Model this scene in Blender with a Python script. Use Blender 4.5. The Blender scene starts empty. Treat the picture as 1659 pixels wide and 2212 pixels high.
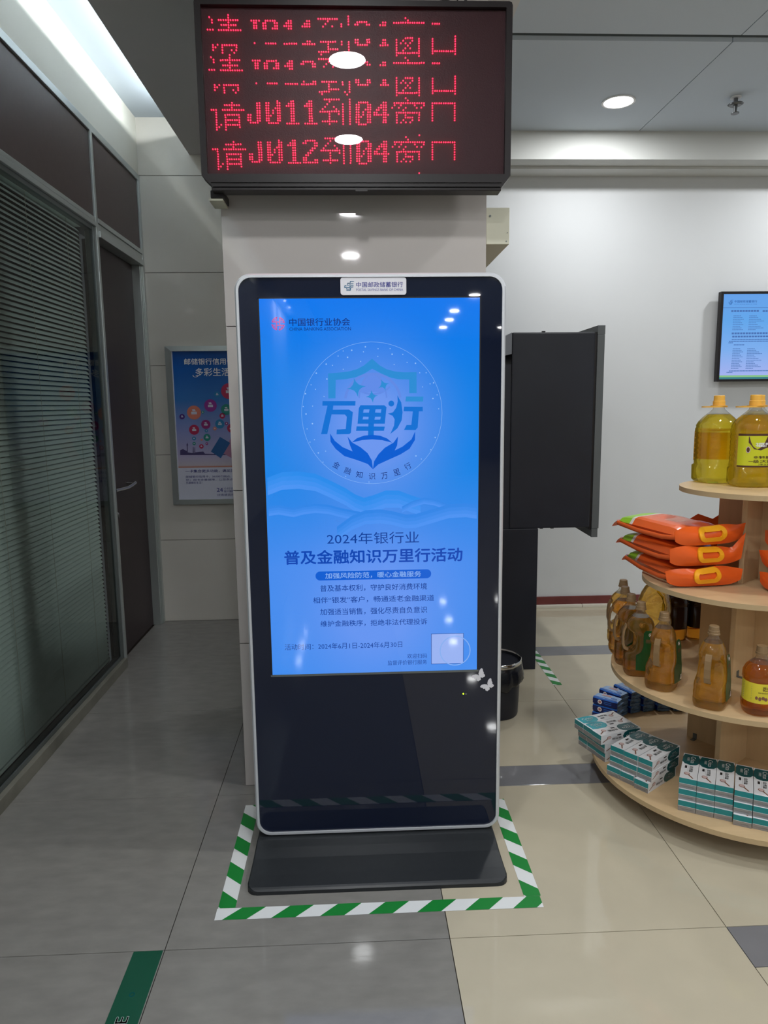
import bpy, bmesh, math, random
from mathutils import Vector, Matrix
random.seed(7)
C = bpy.context.scene.collection
SC = bpy.context.scene
PI = math.pi
cos, sin = math.cos, math.sin

# ---------------------------------------------------------------- camera, world, exposure
cam_d = bpy.data.cameras.new('camera')
cam = bpy.data.objects.new('camera', cam_d)
C.objects.link(cam)
YAW, PITCH, ROLL, CAM_H, FPX = 0.0406, 0.1502, -0.0117, 1.502, 1546.8
_f = Vector((sin(YAW)*cos(PITCH), cos(YAW)*cos(PITCH), -sin(PITCH)))
_r = Vector((cos(YAW), -sin(YAW), 0))
_u = _r.cross(_f)
_r2 = cos(ROLL)*_r + sin(ROLL)*_u
_u2 = -sin(ROLL)*_r + cos(ROLL)*_u
_m = Matrix((_r2, _u2, -_f)).transposed().to_4x4()
_m.translation = Vector((0, 0, CAM_H))
cam.matrix_world = _m
cam_d.sensor_fit = 'VERTICAL'
cam_d.sensor_height = 24.0
cam_d.lens = 24.0*FPX/2212.0
cam_d.clip_start = 0.05
SC.camera = cam
w = bpy.data.worlds.new('world')
SC.world = w
w.use_nodes = True
w.node_tree.nodes['Background'].inputs[0].default_value = (0.6, 0.65, 0.7, 1)
w.node_tree.nodes['Background'].inputs[1].default_value = 0.05
SC.view_settings.view_transform = 'Standard'
SC.view_settings.look = 'None'
SC.view_settings.exposure = 0.0
SC.view_settings.gamma = 1.0
SC.view_settings.use_curve_mapping = False
DOWNLIGHT_W = 13.8
COVE_W = 62.0
BEAM_Z, CEIL_Z = 3.10, 3.20
BEAM_LIGHTS = [(0.0, 1.46), (0.0, 0.44), (0.0, -0.95), (0.0, -2.73)]
HALL_LIGHTS = [(1.55, 4.35), (3.25, 4.35), (1.65, 2.0), (3.3, 1.9), (1.8, -0.4), (3.4, -0.6), (1.9, -2.9), (3.4, -2.9), (1.95, -5.3), (3.4, -5.3),
               (1.95, -7.15), (3.4, -7.2), (1.9, -9.1), (2.0, -10.55), (2.05, -12.0), (3.4, -12.1), (-1.1, -8.6), (-1.1, -9.5), (-1.05, -10.3), (-0.9, -12.0)]
# dim office behind the blinds is left unlit; the cove strip hides on top of the beam

# ---------------------------------------------------------------- helpers
def lin(c):
    c = c/255.0
    return c/12.92 if c <= 0.04045 else ((c+0.055)/1.055)**2.4
def rgb(r, g, b): return (lin(r), lin(g), lin(b), 1)
MAT = {}
def mat(name, col, rough=0.5, metal=0.0, spec=0.5, trans=0.0, ior=1.45, emit=0.0, coat=0.0, var=0.0, scale=8.0, bump=0.0, bscale=60.0, alpha=1.0, stretch=None, ecol=None):
    m = bpy.data.materials.new(name); m.use_nodes = True
    nt = m.node_tree; p = nt.nodes['Principled BSDF']
    p.inputs['Base Color'].default_value = col
    p.inputs['Roughness'].default_value = rough
    p.inputs['Metallic'].default_value = metal
    p.inputs['Specular IOR Level'].default_value = spec
    p.inputs['Transmission Weight'].default_value = trans
    p.inputs['IOR'].default_value = ior
    p.inputs['Coat Weight'].default_value = coat
    p.inputs['Coat Roughness'].default_value = 0.02
    if alpha < 1: p.inputs['Alpha'].default_value = alpha
    if emit:
        p.inputs['Emission Color'].default_value = ecol or col
        p.inputs['Emission Strength'].default_value = emit
    if var or bump:
        tc = nt.nodes.new('ShaderNodeTexCoord'); mp = nt.nodes.new('ShaderNodeMapping')
        nt.links.new(tc.outputs['Object'], mp.inputs[0])
        if stretch: mp.inputs['Scale'].default_value = stretch
    if var:
        n = nt.nodes.new('ShaderNodeTexNoise'); n.inputs['Scale'].default_value = scale; n.inputs['Detail'].default_value = 6
        nt.links.new(mp.outputs[0], n.inputs['Vector'])
        mx = nt.nodes.new('ShaderNodeMix'); mx.data_type = 'RGBA'
        mr = nt.nodes.new('ShaderNodeMapRange'); mr.inputs[1].default_value = 0.3; mr.inputs[2].default_value = 0.7
        nt.links.new(n.outputs['Fac'], mr.inputs[0]); nt.links.new(mr.outputs[0], mx.inputs[0])
        mx.inputs[6].default_value = tuple(c*(1-var) for c in col[:3])+(1,)
        mx.inputs[7].default_value = tuple(min(1, c*(1+var)) for c in col[:3])+(1,)
        nt.links.new(mx.outputs[2], p.inputs['Base Color'])
    if bump:
        n2 = nt.nodes.new('ShaderNodeTexNoise'); n2.inputs['Scale'].default_value = bscale; n2.inputs['Detail'].default_value = 3
        nt.links.new(mp.outputs[0], n2.inputs['Vector'])
        b = nt.nodes.new('ShaderNodeBump'); b.inputs['Strength'].default_value = bump; b.inputs['Distance'].default_value = 0.002
        nt.links.new(n2.outputs['Fac'], b.inputs['Height']); nt.links.new(b.outputs[0], p.inputs['Normal'])
    MAT[name] = m
    return m
def screen_mat(name, col, strength=1.0, rough=0.03, spec=0.5):
    m = mat(name, (0.004, 0.004, 0.006, 1), rough, spec=spec)
    p = m.node_tree.nodes['Principled BSDF']
    p.inputs['Emission Color'].default_value = col
    p.inputs['Emission Strength'].default_value = strength
    return m
def pane_mat(name, tint, fres=1.5):
    m = bpy.data.materials.new(name); m.use_nodes = True; nt = m.node_tree; nt.nodes.clear()
    o = nt.nodes.new('ShaderNodeOutputMaterial'); mx = nt.nodes.new('ShaderNodeMixShader')
    t = nt.nodes.new('ShaderNodeBsdfTransparent'); g = nt.nodes.new('ShaderNodeBsdfGlossy'); f = nt.nodes.new('ShaderNodeFresnel')
    t.inputs[0].default_value = tint; g.inputs['Roughness'].default_value = 0.0; f.inputs[0].default_value = fres
    nt.links.new(f.outputs[0], mx.inputs[0]); nt.links.new(t.outputs[0], mx.inputs[1]); nt.links.new(g.outputs[0], mx.inputs[2]); nt.links.new(mx.outputs[0], o.inputs[0])
    MAT[name] = m; return m

def oil_mat(name, col, body, ior, clear=0.5, milk=0.2, bump=0.6, bscale=45):
    """oil in thin plastic: partly refracting, partly straight-through so that light reaches what stands behind"""
    m = bpy.data.materials.new(name); m.use_nodes = True; nt = m.node_tree; nt.nodes.clear(); N = nt.nodes.new; L = nt.links.new
    o = N('ShaderNodeOutputMaterial'); lw = N('ShaderNodeLayerWeight'); lw.inputs[0].default_value = 0.2; f = N('ShaderNodeMapRange'); f.inputs[3].default_value = 0.03; f.inputs[4].default_value = 0.55; L(lw.outputs['Facing'], f.inputs[0])
    t = N('ShaderNodeBsdfTransparent'); t.inputs[0].default_value = col
    r = N('ShaderNodeBsdfRefraction'); r.inputs['Color'].default_value = col; r.inputs['IOR'].default_value = ior; r.inputs['Roughness'].default_value = 0.03
    g = N('ShaderNodeBsdfGlossy'); g.inputs['Roughness'].default_value = 0.015
    d = N('ShaderNodeBsdfDiffuse'); d.inputs['Color'].default_value = body
    tl = N('ShaderNodeBsdfTranslucent'); tl.inputs['Color'].default_value = body
    m1, m2, m3, m4 = (N('ShaderNodeMixShader') for _ in range(4))
    m1.inputs[0].default_value = clear; L(r.outputs[0], m1.inputs[1]); L(t.outputs[0], m1.inputs[2])
    m4.inputs[0].default_value = 0.5; L(d.outputs[0], m4.inputs[1]); L(tl.outputs[0], m4.inputs[2])
    m2.inputs[0].default_value = milk; L(m1.outputs[0], m2.inputs[1]); L(m4.outputs[0], m2.inputs[2])
    L(f.outputs[0], m3.inputs[0]); L(m2.outputs[0], m3.inputs[1]); L(g.outputs[0], m3.inputs[2]); L(m3.outputs[0], o.inputs[0])
    if bump:
        tc = N('ShaderNodeTexCoord'); n2 = N('ShaderNodeTexNoise'); n2.inputs['Scale'].default_value = bscale; L(tc.outputs['Object'], n2.inputs['Vector'])
        b = N('ShaderNodeBump'); b.inputs['Strength'].default_value = bump; b.inputs['Distance'].default_value = 0.002; L(n2.outputs['Fac'], b.inputs['Height'])
        for s in (r, g, d): L(b.outputs[0], s.inputs['Normal'])
    MAT[name] = m; return m

def tag(o, label=None, cat=None, group=None, kind=None):
    if label: o['label'] = label
    if cat: o['category'] = cat
    if group: o['group'] = group
    if kind: o['kind'] = kind
    return o
def thing(name, label, cat, loc=(0, 0, 0), rz=0.0, group=None, kind=None):
    o = bpy.data.objects.new(name, None); C.objects.link(o)
    o.location = loc; o.rotation_euler = (0, 0, rz); o.empty_display_size = 0.1
    return tag(o, label, cat, group, kind)

class MB:
    """collects geometry with materials; build() links it as one mesh object"""
    def __init__(s): s.v = []; s.f = []; s.mi = []; s.mats = []; s.sm = []
    def m(s, name):
        if name not in s.mats: s.mats.append(name)
        return s.mats.index(name)
    def add(s, vs, fs, mt, smooth=False):
        k = len(s.v); i = s.m(mt)
        s.v += [tuple(v) for v in vs]
        for f in fs: s.f.append([k+q for q in f]); s.mi.append(i); s.sm.append(smooth)
        return s
    def quad(s, a, b, c, d, mt): return s.add([a, b, c, d], [(0, 1, 2, 3)], mt)
    def box(s, x0, x1, y0, y1, z0, z1, mt, bev=0.0):
        bm = bmesh.new(); bmesh.ops.create_cube(bm, size=1)
        for v in bm.verts: v.co = ((x0+x1)/2+v.co.x*(x1-x0), (y0+y1)/2+v.co.y*(y1-y0), (z0+z1)/2+v.co.z*(z1-z0))
        if bev: bmesh.ops.bevel(bm, geom=list(bm.edges), offset=bev, segments=2, profile=0.6, affect='EDGES')
        s.bm(bm, mt); return s
    def bm(s, bm, mt, smooth=False):
        bm.verts.index_update(); s.add([v.co[:] for v in bm.verts], [[v.index for v in f.verts] for f in bm.faces], mt, smooth); bm.free()
    def poly(s, pts, fn, mt, flip=False):
        """flat polygon (may be concave), fn maps (u,v)->3d; triangulated by bmesh"""
        bm = bmesh.new(); vs = [bm.verts.new((p[0], p[1], 0)) for p in pts]
        try: f = bm.faces.new(vs)
        except Exception: bm.free(); return s
        bmesh.ops.triangulate(bm, faces=[f])
        bm.verts.index_update()
        V = [fn(v.co.x, v.co.y) for v in bm.verts]
        F = [[v.index for v in f.verts] for f in bm.faces]; bm.free()
        return s.add(V, F, mt)
    def prism(s, pts, fn0, fn1, mt, side=None):
        n = len(pts)
        s.poly(pts, fn0, mt); s.poly(pts, fn1, mt)
        V = [fn0(*p) for p in pts]+[fn1(*p) for p in pts]
        return s.add(V, [(i, (i+1) % n, n+(i+1) % n, n+i) for i in range(n)], side or mt)
    def ring(s, outer, inner, fn0, fn1, mt):
        n = len(outer)
        V = [fn0(*p) for p in outer]+[fn0(*p) for p in inner]+[fn1(*p) for p in outer]+[fn1(*p) for p in inner]
        F = []
        for i in range(n):
            j = (i+1) % n
            F += [(i, j, n+j, n+i), (2*n+i, 3*n+i, 3*n+j, 2*n+j), (i, 2*n+i, 2*n+j, j), (n+i, n+j, 3*n+j, 3*n+i)]
        return s.add(V, F, mt)
    def loft(s, rings, mt, seg=28, cap=True, smooth=True, a0=0.0, a1=2*PI, off=0.0):
        """rings: (z, rx, ry, n, cx, cy) superellipse sections"""
        full = abs(a1-a0-2*PI) < 1e-6
        k = seg if full else seg+1
        V = []
        for (z, rx, ry, n, cx, cy) in rings:
            for i in range(k):
                a = a0+(a1-a0)*i/seg
                V.append(sect(a, rx+off, ry+off, n, cx, cy, z))
        F = []
        for r in range(len(rings)-1):
            for i in range(k if full else seg):
                j = (i+1) % k
                F.append((r*k+i, r*k+j, (r+1)*k+j, (r+1)*k+i))
        s.add(V, F, mt, smooth)
        if cap and full:
            s.add(V[:k], [tuple(reversed(range(k)))], mt)
            s.add(V[-k:], [tuple(range(k))], mt)
        return s
    def tube(s, pts, r, mt, seg=8, ry=None, cap=True):
        pts = [Vector(p) for p in pts]; V = []; n = len(pts)
        up = Vector((0, 0, 1))
        for i, p in enumerate(pts):
            d = (pts[min(i+1, n-1)]-pts[max(i-1, 0)]).normalized()
            a = d.cross(up) if abs(d.z) < 0.9 else d.cross(Vector((0, 1, 0)))
            a.normalize(); b = d.cross(a)
            for k in range(seg):
                t = 2*PI*k/seg; V.append(p+a*cos(t)*r+b*sin(t)*(ry or r))
        F = [(i*seg+k, i*seg+(k+1) % seg, (i+1)*seg+(k+1) % seg, (i+1)*seg+k) for i in range(n-1) for k in range(seg)]
        s.add(V, F, mt, True)
        if cap: s.add(V[:seg], [tuple(range(seg))], mt); s.add(V[-seg:], [tuple(range(seg))], mt)
        return s
    def text(s, txt, rect, fn, mt, bold=0.0):
        V, F = glyphs(txt, bold); x0, z0, x1, z1 = rect
        P = [Vector(fn(x0+(x1-x0)*u, z0+(z1-z0)*v)) for u, v in V]
        if bold:      # keep the five passes of a heavy stroke a hair apart
            o_, a_, b_ = Vector(fn(x0, z0)), Vector(fn(x1, z0)), Vector(fn(x0, z1))
            nn = (a_-o_).cross(b_-o_).normalized(); k = len(P)//5
            P = [p+nn*(0.00002*(i//k)) for i, p in enumerate(P)]
        return s.add(P, F, mt)
    def mesh(s, name):
        me = bpy.data.meshes.new(name); me.from_pydata(s.v, [], s.f)
        for n in s.mats: me.materials.append(MAT[n])
        me.polygons.foreach_set('material_index', s.mi); me.polygons.foreach_set('use_smooth', s.sm); me.update()
        return me
    def build(s, name, parent=None, world=False, **k):
        me = s.mesh(name)
        if parent is not None and world:
            me.transform(parent.matrix_basis.inverted() if False else Matrix.Translation(-Vector(root_loc(parent))))
        o = bpy.data.objects.new(name, me); C.objects.link(o)
        if parent is not None: o.parent = parent
        return tag(o, **k)
def root_loc(o):
    t = Vector(o.location)
    while o.parent is not None: o = o.parent; t = t+Vector(o.location)
    return t
def sect(a, rx, ry, n, cx, cy, z):
    c, d = cos(a), sin(a)
    if n > 2.01:
        e = 2.0/n
        return (cx+rx*math.copysign(abs(c)**e, c), cy+ry*math.copysign(abs(d)**e, d), z)
    return (cx+rx*c, cy+ry*d, z)
_G = {}
def glyphs(txt, bold=0.0):
    if (txt, bold) in _G: return _G[(txt, bold)]
    cu = bpy.data.curves.new('text', 'FONT'); cu.body = txt; cu.size = 1; cu.resolution_u = 2
    ob = bpy.data.objects.new('text', cu); C.objects.link(ob)
    dg = bpy.context.evaluated_depsgraph_get()
    me = bpy.data.meshes.new_from_object(ob.evaluated_get(dg))
    V = [(v.co.x, v.co.y) for v in me.vertices]; F = [list(p.vertices) for p in me.polygons]
    if bold:      # heavier strokes: the glyph outline laid down again a hair to each side
        n = len(V); V0, F0 = V, F; V, F = [], []
        for k, (dx, dy) in enumerate(((0, 0), (bold, 0), (-bold, 0), (0, bold), (0, -bold))):
            V += [(x+dx, y+dy) for x, y in V0]; F += [[q+k*n for q in f] for f in F0]
    x0 = min(v[0] for v in V); x1 = max(v[0] for v in V); y0 = min(v[1] for v in V); y1 = max(v[1] for v in V)
    V = [((x-x0)/(x1-x0), (y-y0)/(y1-y0)) for x, y in V]
    bpy.data.objects.remove(ob); bpy.data.curves.remove(cu); bpy.data.meshes.remove(me)
    _G[(txt, bold)] = (V, F); return V, F
def rrect(x0, z0, x1, z1, r, n=6):
    P = []
    for cx, cz, a in ((x1-r, z1-r, 0), (x0+r, z1-r, PI/2), (x0+r, z0+r, PI), (x1-r, z0+r, 1.5*PI)):
        for i in range(n+1): P.append((cx+r*cos(a+PI/2*i/n), cz+r*sin(a+PI/2*i/n)))
    return P
def circ(cx, cz, r, n=24, rz=None): return [(cx+r*cos(2*PI*i/n), cz+(rz or r)*sin(2*PI*i/n)) for i in range(n)]
def FY(y): return lambda u, v: (u, y, v)          # plane facing the room, y fixed
def FZ(z): return lambda u, v: (u, v, z)
def FX(x): return lambda u, v: (x, u, v)
def box_obj(name, b, mt, parent=None, bev=0.0, **k): return MB().box(*b, mt, bev).build(name, parent, **k)
def copy_tree(o, loc, rz=None, label=None, group=None):
    c = o.copy(); C.objects.link(c); c.location = loc
    if rz is not None: c.rotation_euler = (0, 0, rz)
    if label: c['label'] = label
    if group: c['group'] = group
    for ch in list(o.children):
        d = ch.copy(); C.objects.link(d); d.parent = c
        for g in list(ch.children):
            e = g.copy(); C.objects.link(e); e.parent = d
    return c
def structure(name, mb, parent=None): return mb.build(name, parent, kind='structure')

# ---------------------------------------------------------------- materials
mat('beige_tile', rgb(186, 177, 156), 0.05, spec=0.45, var=0.035, scale=6, bump=0.02, bscale=25)
mat('grey_tile', rgb(130, 128, 123), 0.07, spec=0.45, var=0.09, scale=11, bump=0.04, bscale=20, stretch=(1, 2.2, 1))
mat('strip_tile', rgb(120, 120, 123), 0.06, spec=0.45, var=0.10, scale=5)
mat('grout', rgb(60, 52, 46), 0.8)
mat('wall_white', rgb(214, 216, 218), 0.55, spec=0.3, var=0.015, scale=2)
mat('wall_tile', rgb(210, 205, 196), 0.06, spec=0.5, var=0.02, scale=3)
mat('joint_dark', rgb(95, 90, 84), 0.8)
mat('column_tile', rgb(184, 178, 175), 0.045, spec=0.5, var=0.02, scale=2)
mat('cream', rgb(222, 219, 208), 0.6, spec=0.2)
mat('ceiling_paint', rgb(200, 209, 218), 0.8, spec=0.2)
mat('beam_paint', rgb(208, 206, 206), 0.7, spec=0.2)
mat('bulkhead', rgb(206, 207, 204), 0.6, spec=0.2)
mat('brown_panel', rgb(74, 60, 58), 0.42, spec=0.4, var=0.06, scale=30)
mat('door_brown', rgb(54, 44, 46), 0.45, spec=0.35, var=0.05, scale=30)
mat('alu', rgb(178, 184, 182), 0.32, metal=0.55)
mat('alu_dark', rgb(110, 116, 116), 0.4, metal=0.5)
mat('kick', rgb(120, 118, 108), 0.35, spec=0.4, var=0.15, scale=10)
mat('slat', rgb(222, 232, 228), 0.35, spec=0.4)
mat('office_dark', rgb(70, 74, 72), 0.8)
pane_mat('window_glass', (0.88, 0.95, 0.92, 1), 1.4)
mat('baseboard_red', rgb(110, 52, 50), 0.25, spec=0.5, var=0.1, scale=12)
mat('trunking', rgb(214, 208, 194), 0.5)
mat('glare_tinted_glass', (0.007, 0.011, 0.028, 1), 0.02, spec=0.55)  # near-black front glass; navy tint paints in the screen's blue glare
mat('silver', rgb(205, 208, 214), 0.35, metal=0.35)
mat('black_steel', rgb(39, 42, 45), 0.34, spec=0.4, var=0.06, scale=60, bump=0.05, bscale=400)
mat('black_case', rgb(30, 26, 28), 0.4, spec=0.4)
mat('grey_case', rgb(92, 96, 98), 0.4, spec=0.4)
mat('grey_cover', rgb(118, 122, 130), 0.45)
mat('cabinet_black', rgb(38, 40, 48), 0.38, spec=0.35, var=0.08, scale=6)
mat('white_plastic', rgb(225, 225, 228), 0.35)
mat('sticker', rgb(215, 214, 222), 0.4)
mat('navy_print', rgb(60, 62, 140), 0.5)
mat('teal_print', rgb(20, 92, 130), 0.5)
mat('tape_green', rgb(24, 128, 52), 0.35, spec=0.4)
mat('tape_white', rgb(222, 224, 224), 0.35, spec=0.4)
mat('strip_green', rgb(22, 78, 58), 0.35, spec=0.4, var=0.05, scale=5)
mat('strip_letter', rgb(190, 205, 200), 0.4)
mat('wood', rgb(203, 174, 134), 0.38, spec=0.4, var=0.05, scale=5, stretch=(1, 9, 1))
mat('wood_edge', rgb(190, 165, 128), 0.45, spec=0.3)
mat('chrome', rgb(205, 205, 205), 0.12, metal=1.0)
mat('bag_film', rgb(24, 26, 32), 0.22, spec=0.5, bump=0.5, bscale=60)
mat('orange_film', rgb(232, 98, 36), 0.24, spec=0.5, var=0.05, scale=12, bump=1.0, bscale=13)
mat('green_film', rgb(150, 205, 50), 0.3)
mat('white_film', rgb(225, 218, 212), 0.35)
mat('pale_orange', rgb(235, 160, 135), 0.35)
mat('yellow_handle', rgb(245, 172, 30), 0.35)
oil_mat('oil_yellow', rgb(250, 238, 128), rgb(236, 206, 50), 1.30, 0.32, 0.14, 0.3, 24)
oil_mat('oil_amber', rgb(254, 230, 166), rgb(238, 180, 78), 1.30, 0.32, 0.14)
oil_mat('oil_gold', rgb(254, 232, 162), rgb(240, 190, 85), 1.30, 0.32, 0.14)
oil_mat('oil_brown', rgb(244, 194, 116), rgb(210, 130, 45), 1.25, 0.4, 0.14, 0.4, 30)
oil_mat('clear_plastic', rgb(248, 248, 244), rgb(230, 230, 230), 1.05, 0.7, 0.04, 0)
mat('cap_yellow', rgb(236, 178, 74), 0.4)
mat('cap_brown', rgb(136, 110, 78), 0.45)
mat('handle_brown', rgb(140, 112, 78), 0.3)
mat('soy_dark', rgb(44, 22, 14), 0.18, spec=0.5)
mat('soy_glow', rgb(220, 140, 40), 0.05, trans=0.8, ior=1.3)
mat('label_back', rgb(226, 196, 130), 0.5)
mat('label_green', rgb(20, 76, 38), 0.3, var=0.2, scale=14)
mat('label_yellow', rgb(222, 206, 60), 0.35, var=0.08, scale=18)
mat('label_lime', rgb(200, 204, 40), 0.35)
mat('label_brown', rgb(80, 50, 36), 0.35)
mat('label_pale', rgb(232, 228, 200), 0.4)
mat('ink_black', rgb(30, 28, 30), 0.5)
mat('ink_grey', rgb(120, 120, 124), 0.5)
mat('ink_white', rgb(238, 240, 240), 0.5)
mat('box_white', rgb(226, 228, 232), 0.35)
mat('box_teal', rgb(30, 132, 136), 0.28)
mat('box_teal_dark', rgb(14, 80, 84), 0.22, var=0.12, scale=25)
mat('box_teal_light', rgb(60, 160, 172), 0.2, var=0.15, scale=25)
mat('box_grey', rgb(150, 150, 152), 0.25, metal=0.4)
mat('salt_pink', rgb(205, 180, 178), 0.5)
mat('spoon_brown', rgb(130, 86, 66), 0.5)
mat('pack_navy', rgb(24, 36, 96), 0.25, var=0.12, scale=30, bump=0.3, bscale=80)
mat('pack_blue', rgb(52, 110, 200), 0.22, bump=0.3, bscale=80)
mat('pack_pale', rgb(146, 178, 220), 0.25, bump=0.3, bscale=80)
mat('pack_mix', rgb(70, 96, 124), 0.3, var=0.7, scale=60, bump=0.6, bscale=70)
mat('pack_red', rgb(190, 120, 120), 0.4)
mat('poster_white', rgb(206, 208, 224), 0.3)
mat('cable_black', rgb(25, 22, 22), 0.5)
mat('bracket_cream', rgb(206, 204, 186), 0.5)
mat('sprinkler_metal', rgb(110, 112, 114), 0.35, metal=0.7)
mat('lamp_glow', (1, 1, 1, 1), 0.5, emit=14.0, ecol=(1.0, 0.99, 0.97, 1))
mat('strip_glow', (1, 1, 1, 1), 0.5, emit=2.5, ecol=(0.92, 1.0, 1.0, 1))
mat('white_ring', rgb(235, 235, 235), 0.4)
mat('led_red', (0.3, 0.01, 0.01, 1), 0.3, emit=6.0, ecol=(1.0, 0.012, 0.045, 1))
mat('led_mask', (0.052, 0.014, 0.02, 1), 0.45, spec=0.3, bump=0.3, bscale=300)
mat('led_off', (0.05, 0.03, 0.03, 1), 0.3)
pane_mat('board_glass', (0.93, 0.93, 0.93, 1), 1.45)
mat('hall_end', rgb(120, 122, 122), 0.7)
screen_mat('scr_navy', rgb(10, 40, 120)); screen_mat('scr_blue', rgb(4, 60, 150)); screen_mat('scr_deep', rgb(2, 68, 176))
screen_mat('scr_pale', rgb(130, 172, 238)); screen_mat('scr_emblem', rgb(16, 112, 210)); screen_mat('scr_emblem_top', rgb(44, 140, 212)); screen_mat('scr_emblem_low', rgb(4, 92, 208))
screen_mat('scr_hill1', rgb(70, 148, 238)); screen_mat('scr_hill2', rgb(80, 150, 240)); screen_mat('scr_hill3', rgb(82, 150, 242)); screen_mat('scr_hill4', rgb(84, 152, 243))
screen_mat('scr_disc', rgb(104, 152, 240)); screen_mat('scr_globe', rgb(96, 138, 228)); screen_mat('scr_dot', rgb(140, 186, 248)); screen_mat('scr_magenta', rgb(176, 78, 158))
screen_mat('scr_qr', rgb(150, 176, 240)); screen_mat('scr_led', rgb(190, 240, 40), 2.0)
screen_mat('tv_text', rgb(70, 110, 175), 1); screen_mat('tv_lime', rgb(130, 190, 130), 1); screen_mat('tv_teal', rgb(52, 122, 132), 1); screen_mat('tv_hdr', rgb(40, 90, 160), 1)
def gradient_screen(name, stops, axis, a, b, radial=None):
    """a lit display whose picture is a soft colour field"""
    m = screen_mat(name, (0, 0, 0, 1)); nt = m.node_tree; p = nt.nodes['Principled BSDF']
    tc = nt.nodes.new('ShaderNodeTexCoord'); sx = nt.nodes.new('ShaderNodeSeparateXYZ'); nt.links.new(tc.outputs['Object'], sx.inputs[0])
    mr = nt.nodes.new('ShaderNodeMapRange'); mr.inputs[1].default_value = a; mr.inputs[2].default_value = b
    nt.links.new(sx.outputs[axis], mr.inputs[0])
    cr = nt.nodes.new('ShaderNodeValToRGB'); nt.links.new(mr.outputs[0], cr.inputs[0])
    while len(cr.color_ramp.elements) < len(stops): cr.color_ramp.elements.new(0.5)
    for e, (t, c) in zip(cr.color_ramp.elements, stops): e.position = t; e.color = c
    out = cr.outputs[0]
    for (cx, cz, rx, rz, col, k) in (radial or []):
        mp = nt.nodes.new('ShaderNodeMapping'); mp.inputs['Location'].default_value = (-cx/rx, 0, -cz/rz); mp.inputs['Scale'].default_value = (1/rx, 0, 1/rz)
        nt.links.new(tc.outputs['Object'], mp.inputs[0])
        g = nt.nodes.new('ShaderNodeTexGradient'); g.gradient_type = 'QUADRATIC_SPHERE'; nt.links.new(mp.outputs[0], g.inputs[0])
        ml = nt.nodes.new('ShaderNodeMath'); ml.operation = 'MULTIPLY'; ml.inputs[1].default_value = k; ml.use_clamp = True; nt.links.new(g.outputs['Fac'], ml.inputs[0])
        mx = nt.nodes.new('ShaderNodeMix'); mx.data_type = 'RGBA'; nt.links.new(ml.outputs[0], mx.inputs[0]); nt.links.new(out, mx.inputs[6]); mx.inputs[7].default_value = col; out = mx.outputs[2]
    nt.links.new(out, p.inputs['Emission Color'])
    return m
gradient_screen('scr_poster', [(0, rgb(60, 138, 236)), (0.3, rgb(66, 138, 236)), (0.55, rgb(16, 130, 228)), (0.8, rgb(10, 126, 228)), (1.0, rgb(4, 118, 236))], 2, 0.63, 1.82,
                [(0.06, 1.43, 0.36, 0.40, rgb(108, 150, 238), 1.7), (0.06, 0.85, 0.42, 0.46, rgb(100, 148, 240), 1.8)])
gradient_screen('tv_page', [(0, rgb(164, 176, 236)), (0.35, rgb(122, 172, 236)), (0.7, rgb(96, 164, 232)), (1, rgb(100, 160, 232))], 2, 1.65, 2.21)
def poster_mat():
    m = mat('poster_sky', rgb(30, 90, 170), 0.12, spec=0.5); nt = m.node_tree; p = nt.nodes['Principled BSDF']
    tc = nt.nodes.new('ShaderNodeTexCoord'); sx = nt.nodes.new('ShaderNodeSeparateXYZ'); nt.links.new(tc.outputs['Object'], sx.inputs[0])
    mr = nt.nodes.new('ShaderNodeMapRange'); mr.inputs[1].default_value = 1.05; mr.inputs[2].default_value = 1.87; nt.links.new(sx.outputs[2], mr.inputs[0])
    cr = nt.nodes.new('ShaderNodeValToRGB'); nt.links.new(mr.outputs[0], cr.inputs[0])
    st = [(0, rgb(196, 96, 60)), (0.045, rgb(196, 110, 70)), (0.06, rgb(196, 186, 196)), (0.14, rgb(180, 172, 205)), (0.35, rgb(140, 150, 205)), (0.6, rgb(60, 120, 190)), (0.85, rgb(30, 95, 180)), (1, rgb(28, 74, 150))]
    while len(cr.color_ramp.elements) < len(st): cr.color_ramp.elements.new(0.5)
    for e, (t, c) in zip(cr.color_ramp.elements, st): e.position = t; e.color = c
    nt.links.new(cr.outputs[0], p.inputs['Base Color'])
poster_mat()
for k, c in dict(o=(220, 130, 110), p=(150, 60, 150), g=(50, 140, 130), r=(180, 50, 90), m=(150, 50, 120), c=(50, 130, 180), v=(80, 50, 130)).items(): mat('ball_'+k, rgb(*c), 0.15, spec=0.5)
mat('card_blue', rgb(30, 90, 150), 0.3); mat('card_pink', rgb(170, 120, 150), 0.3); mat('skyline', rgb(70, 60, 110), 0.4)

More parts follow.
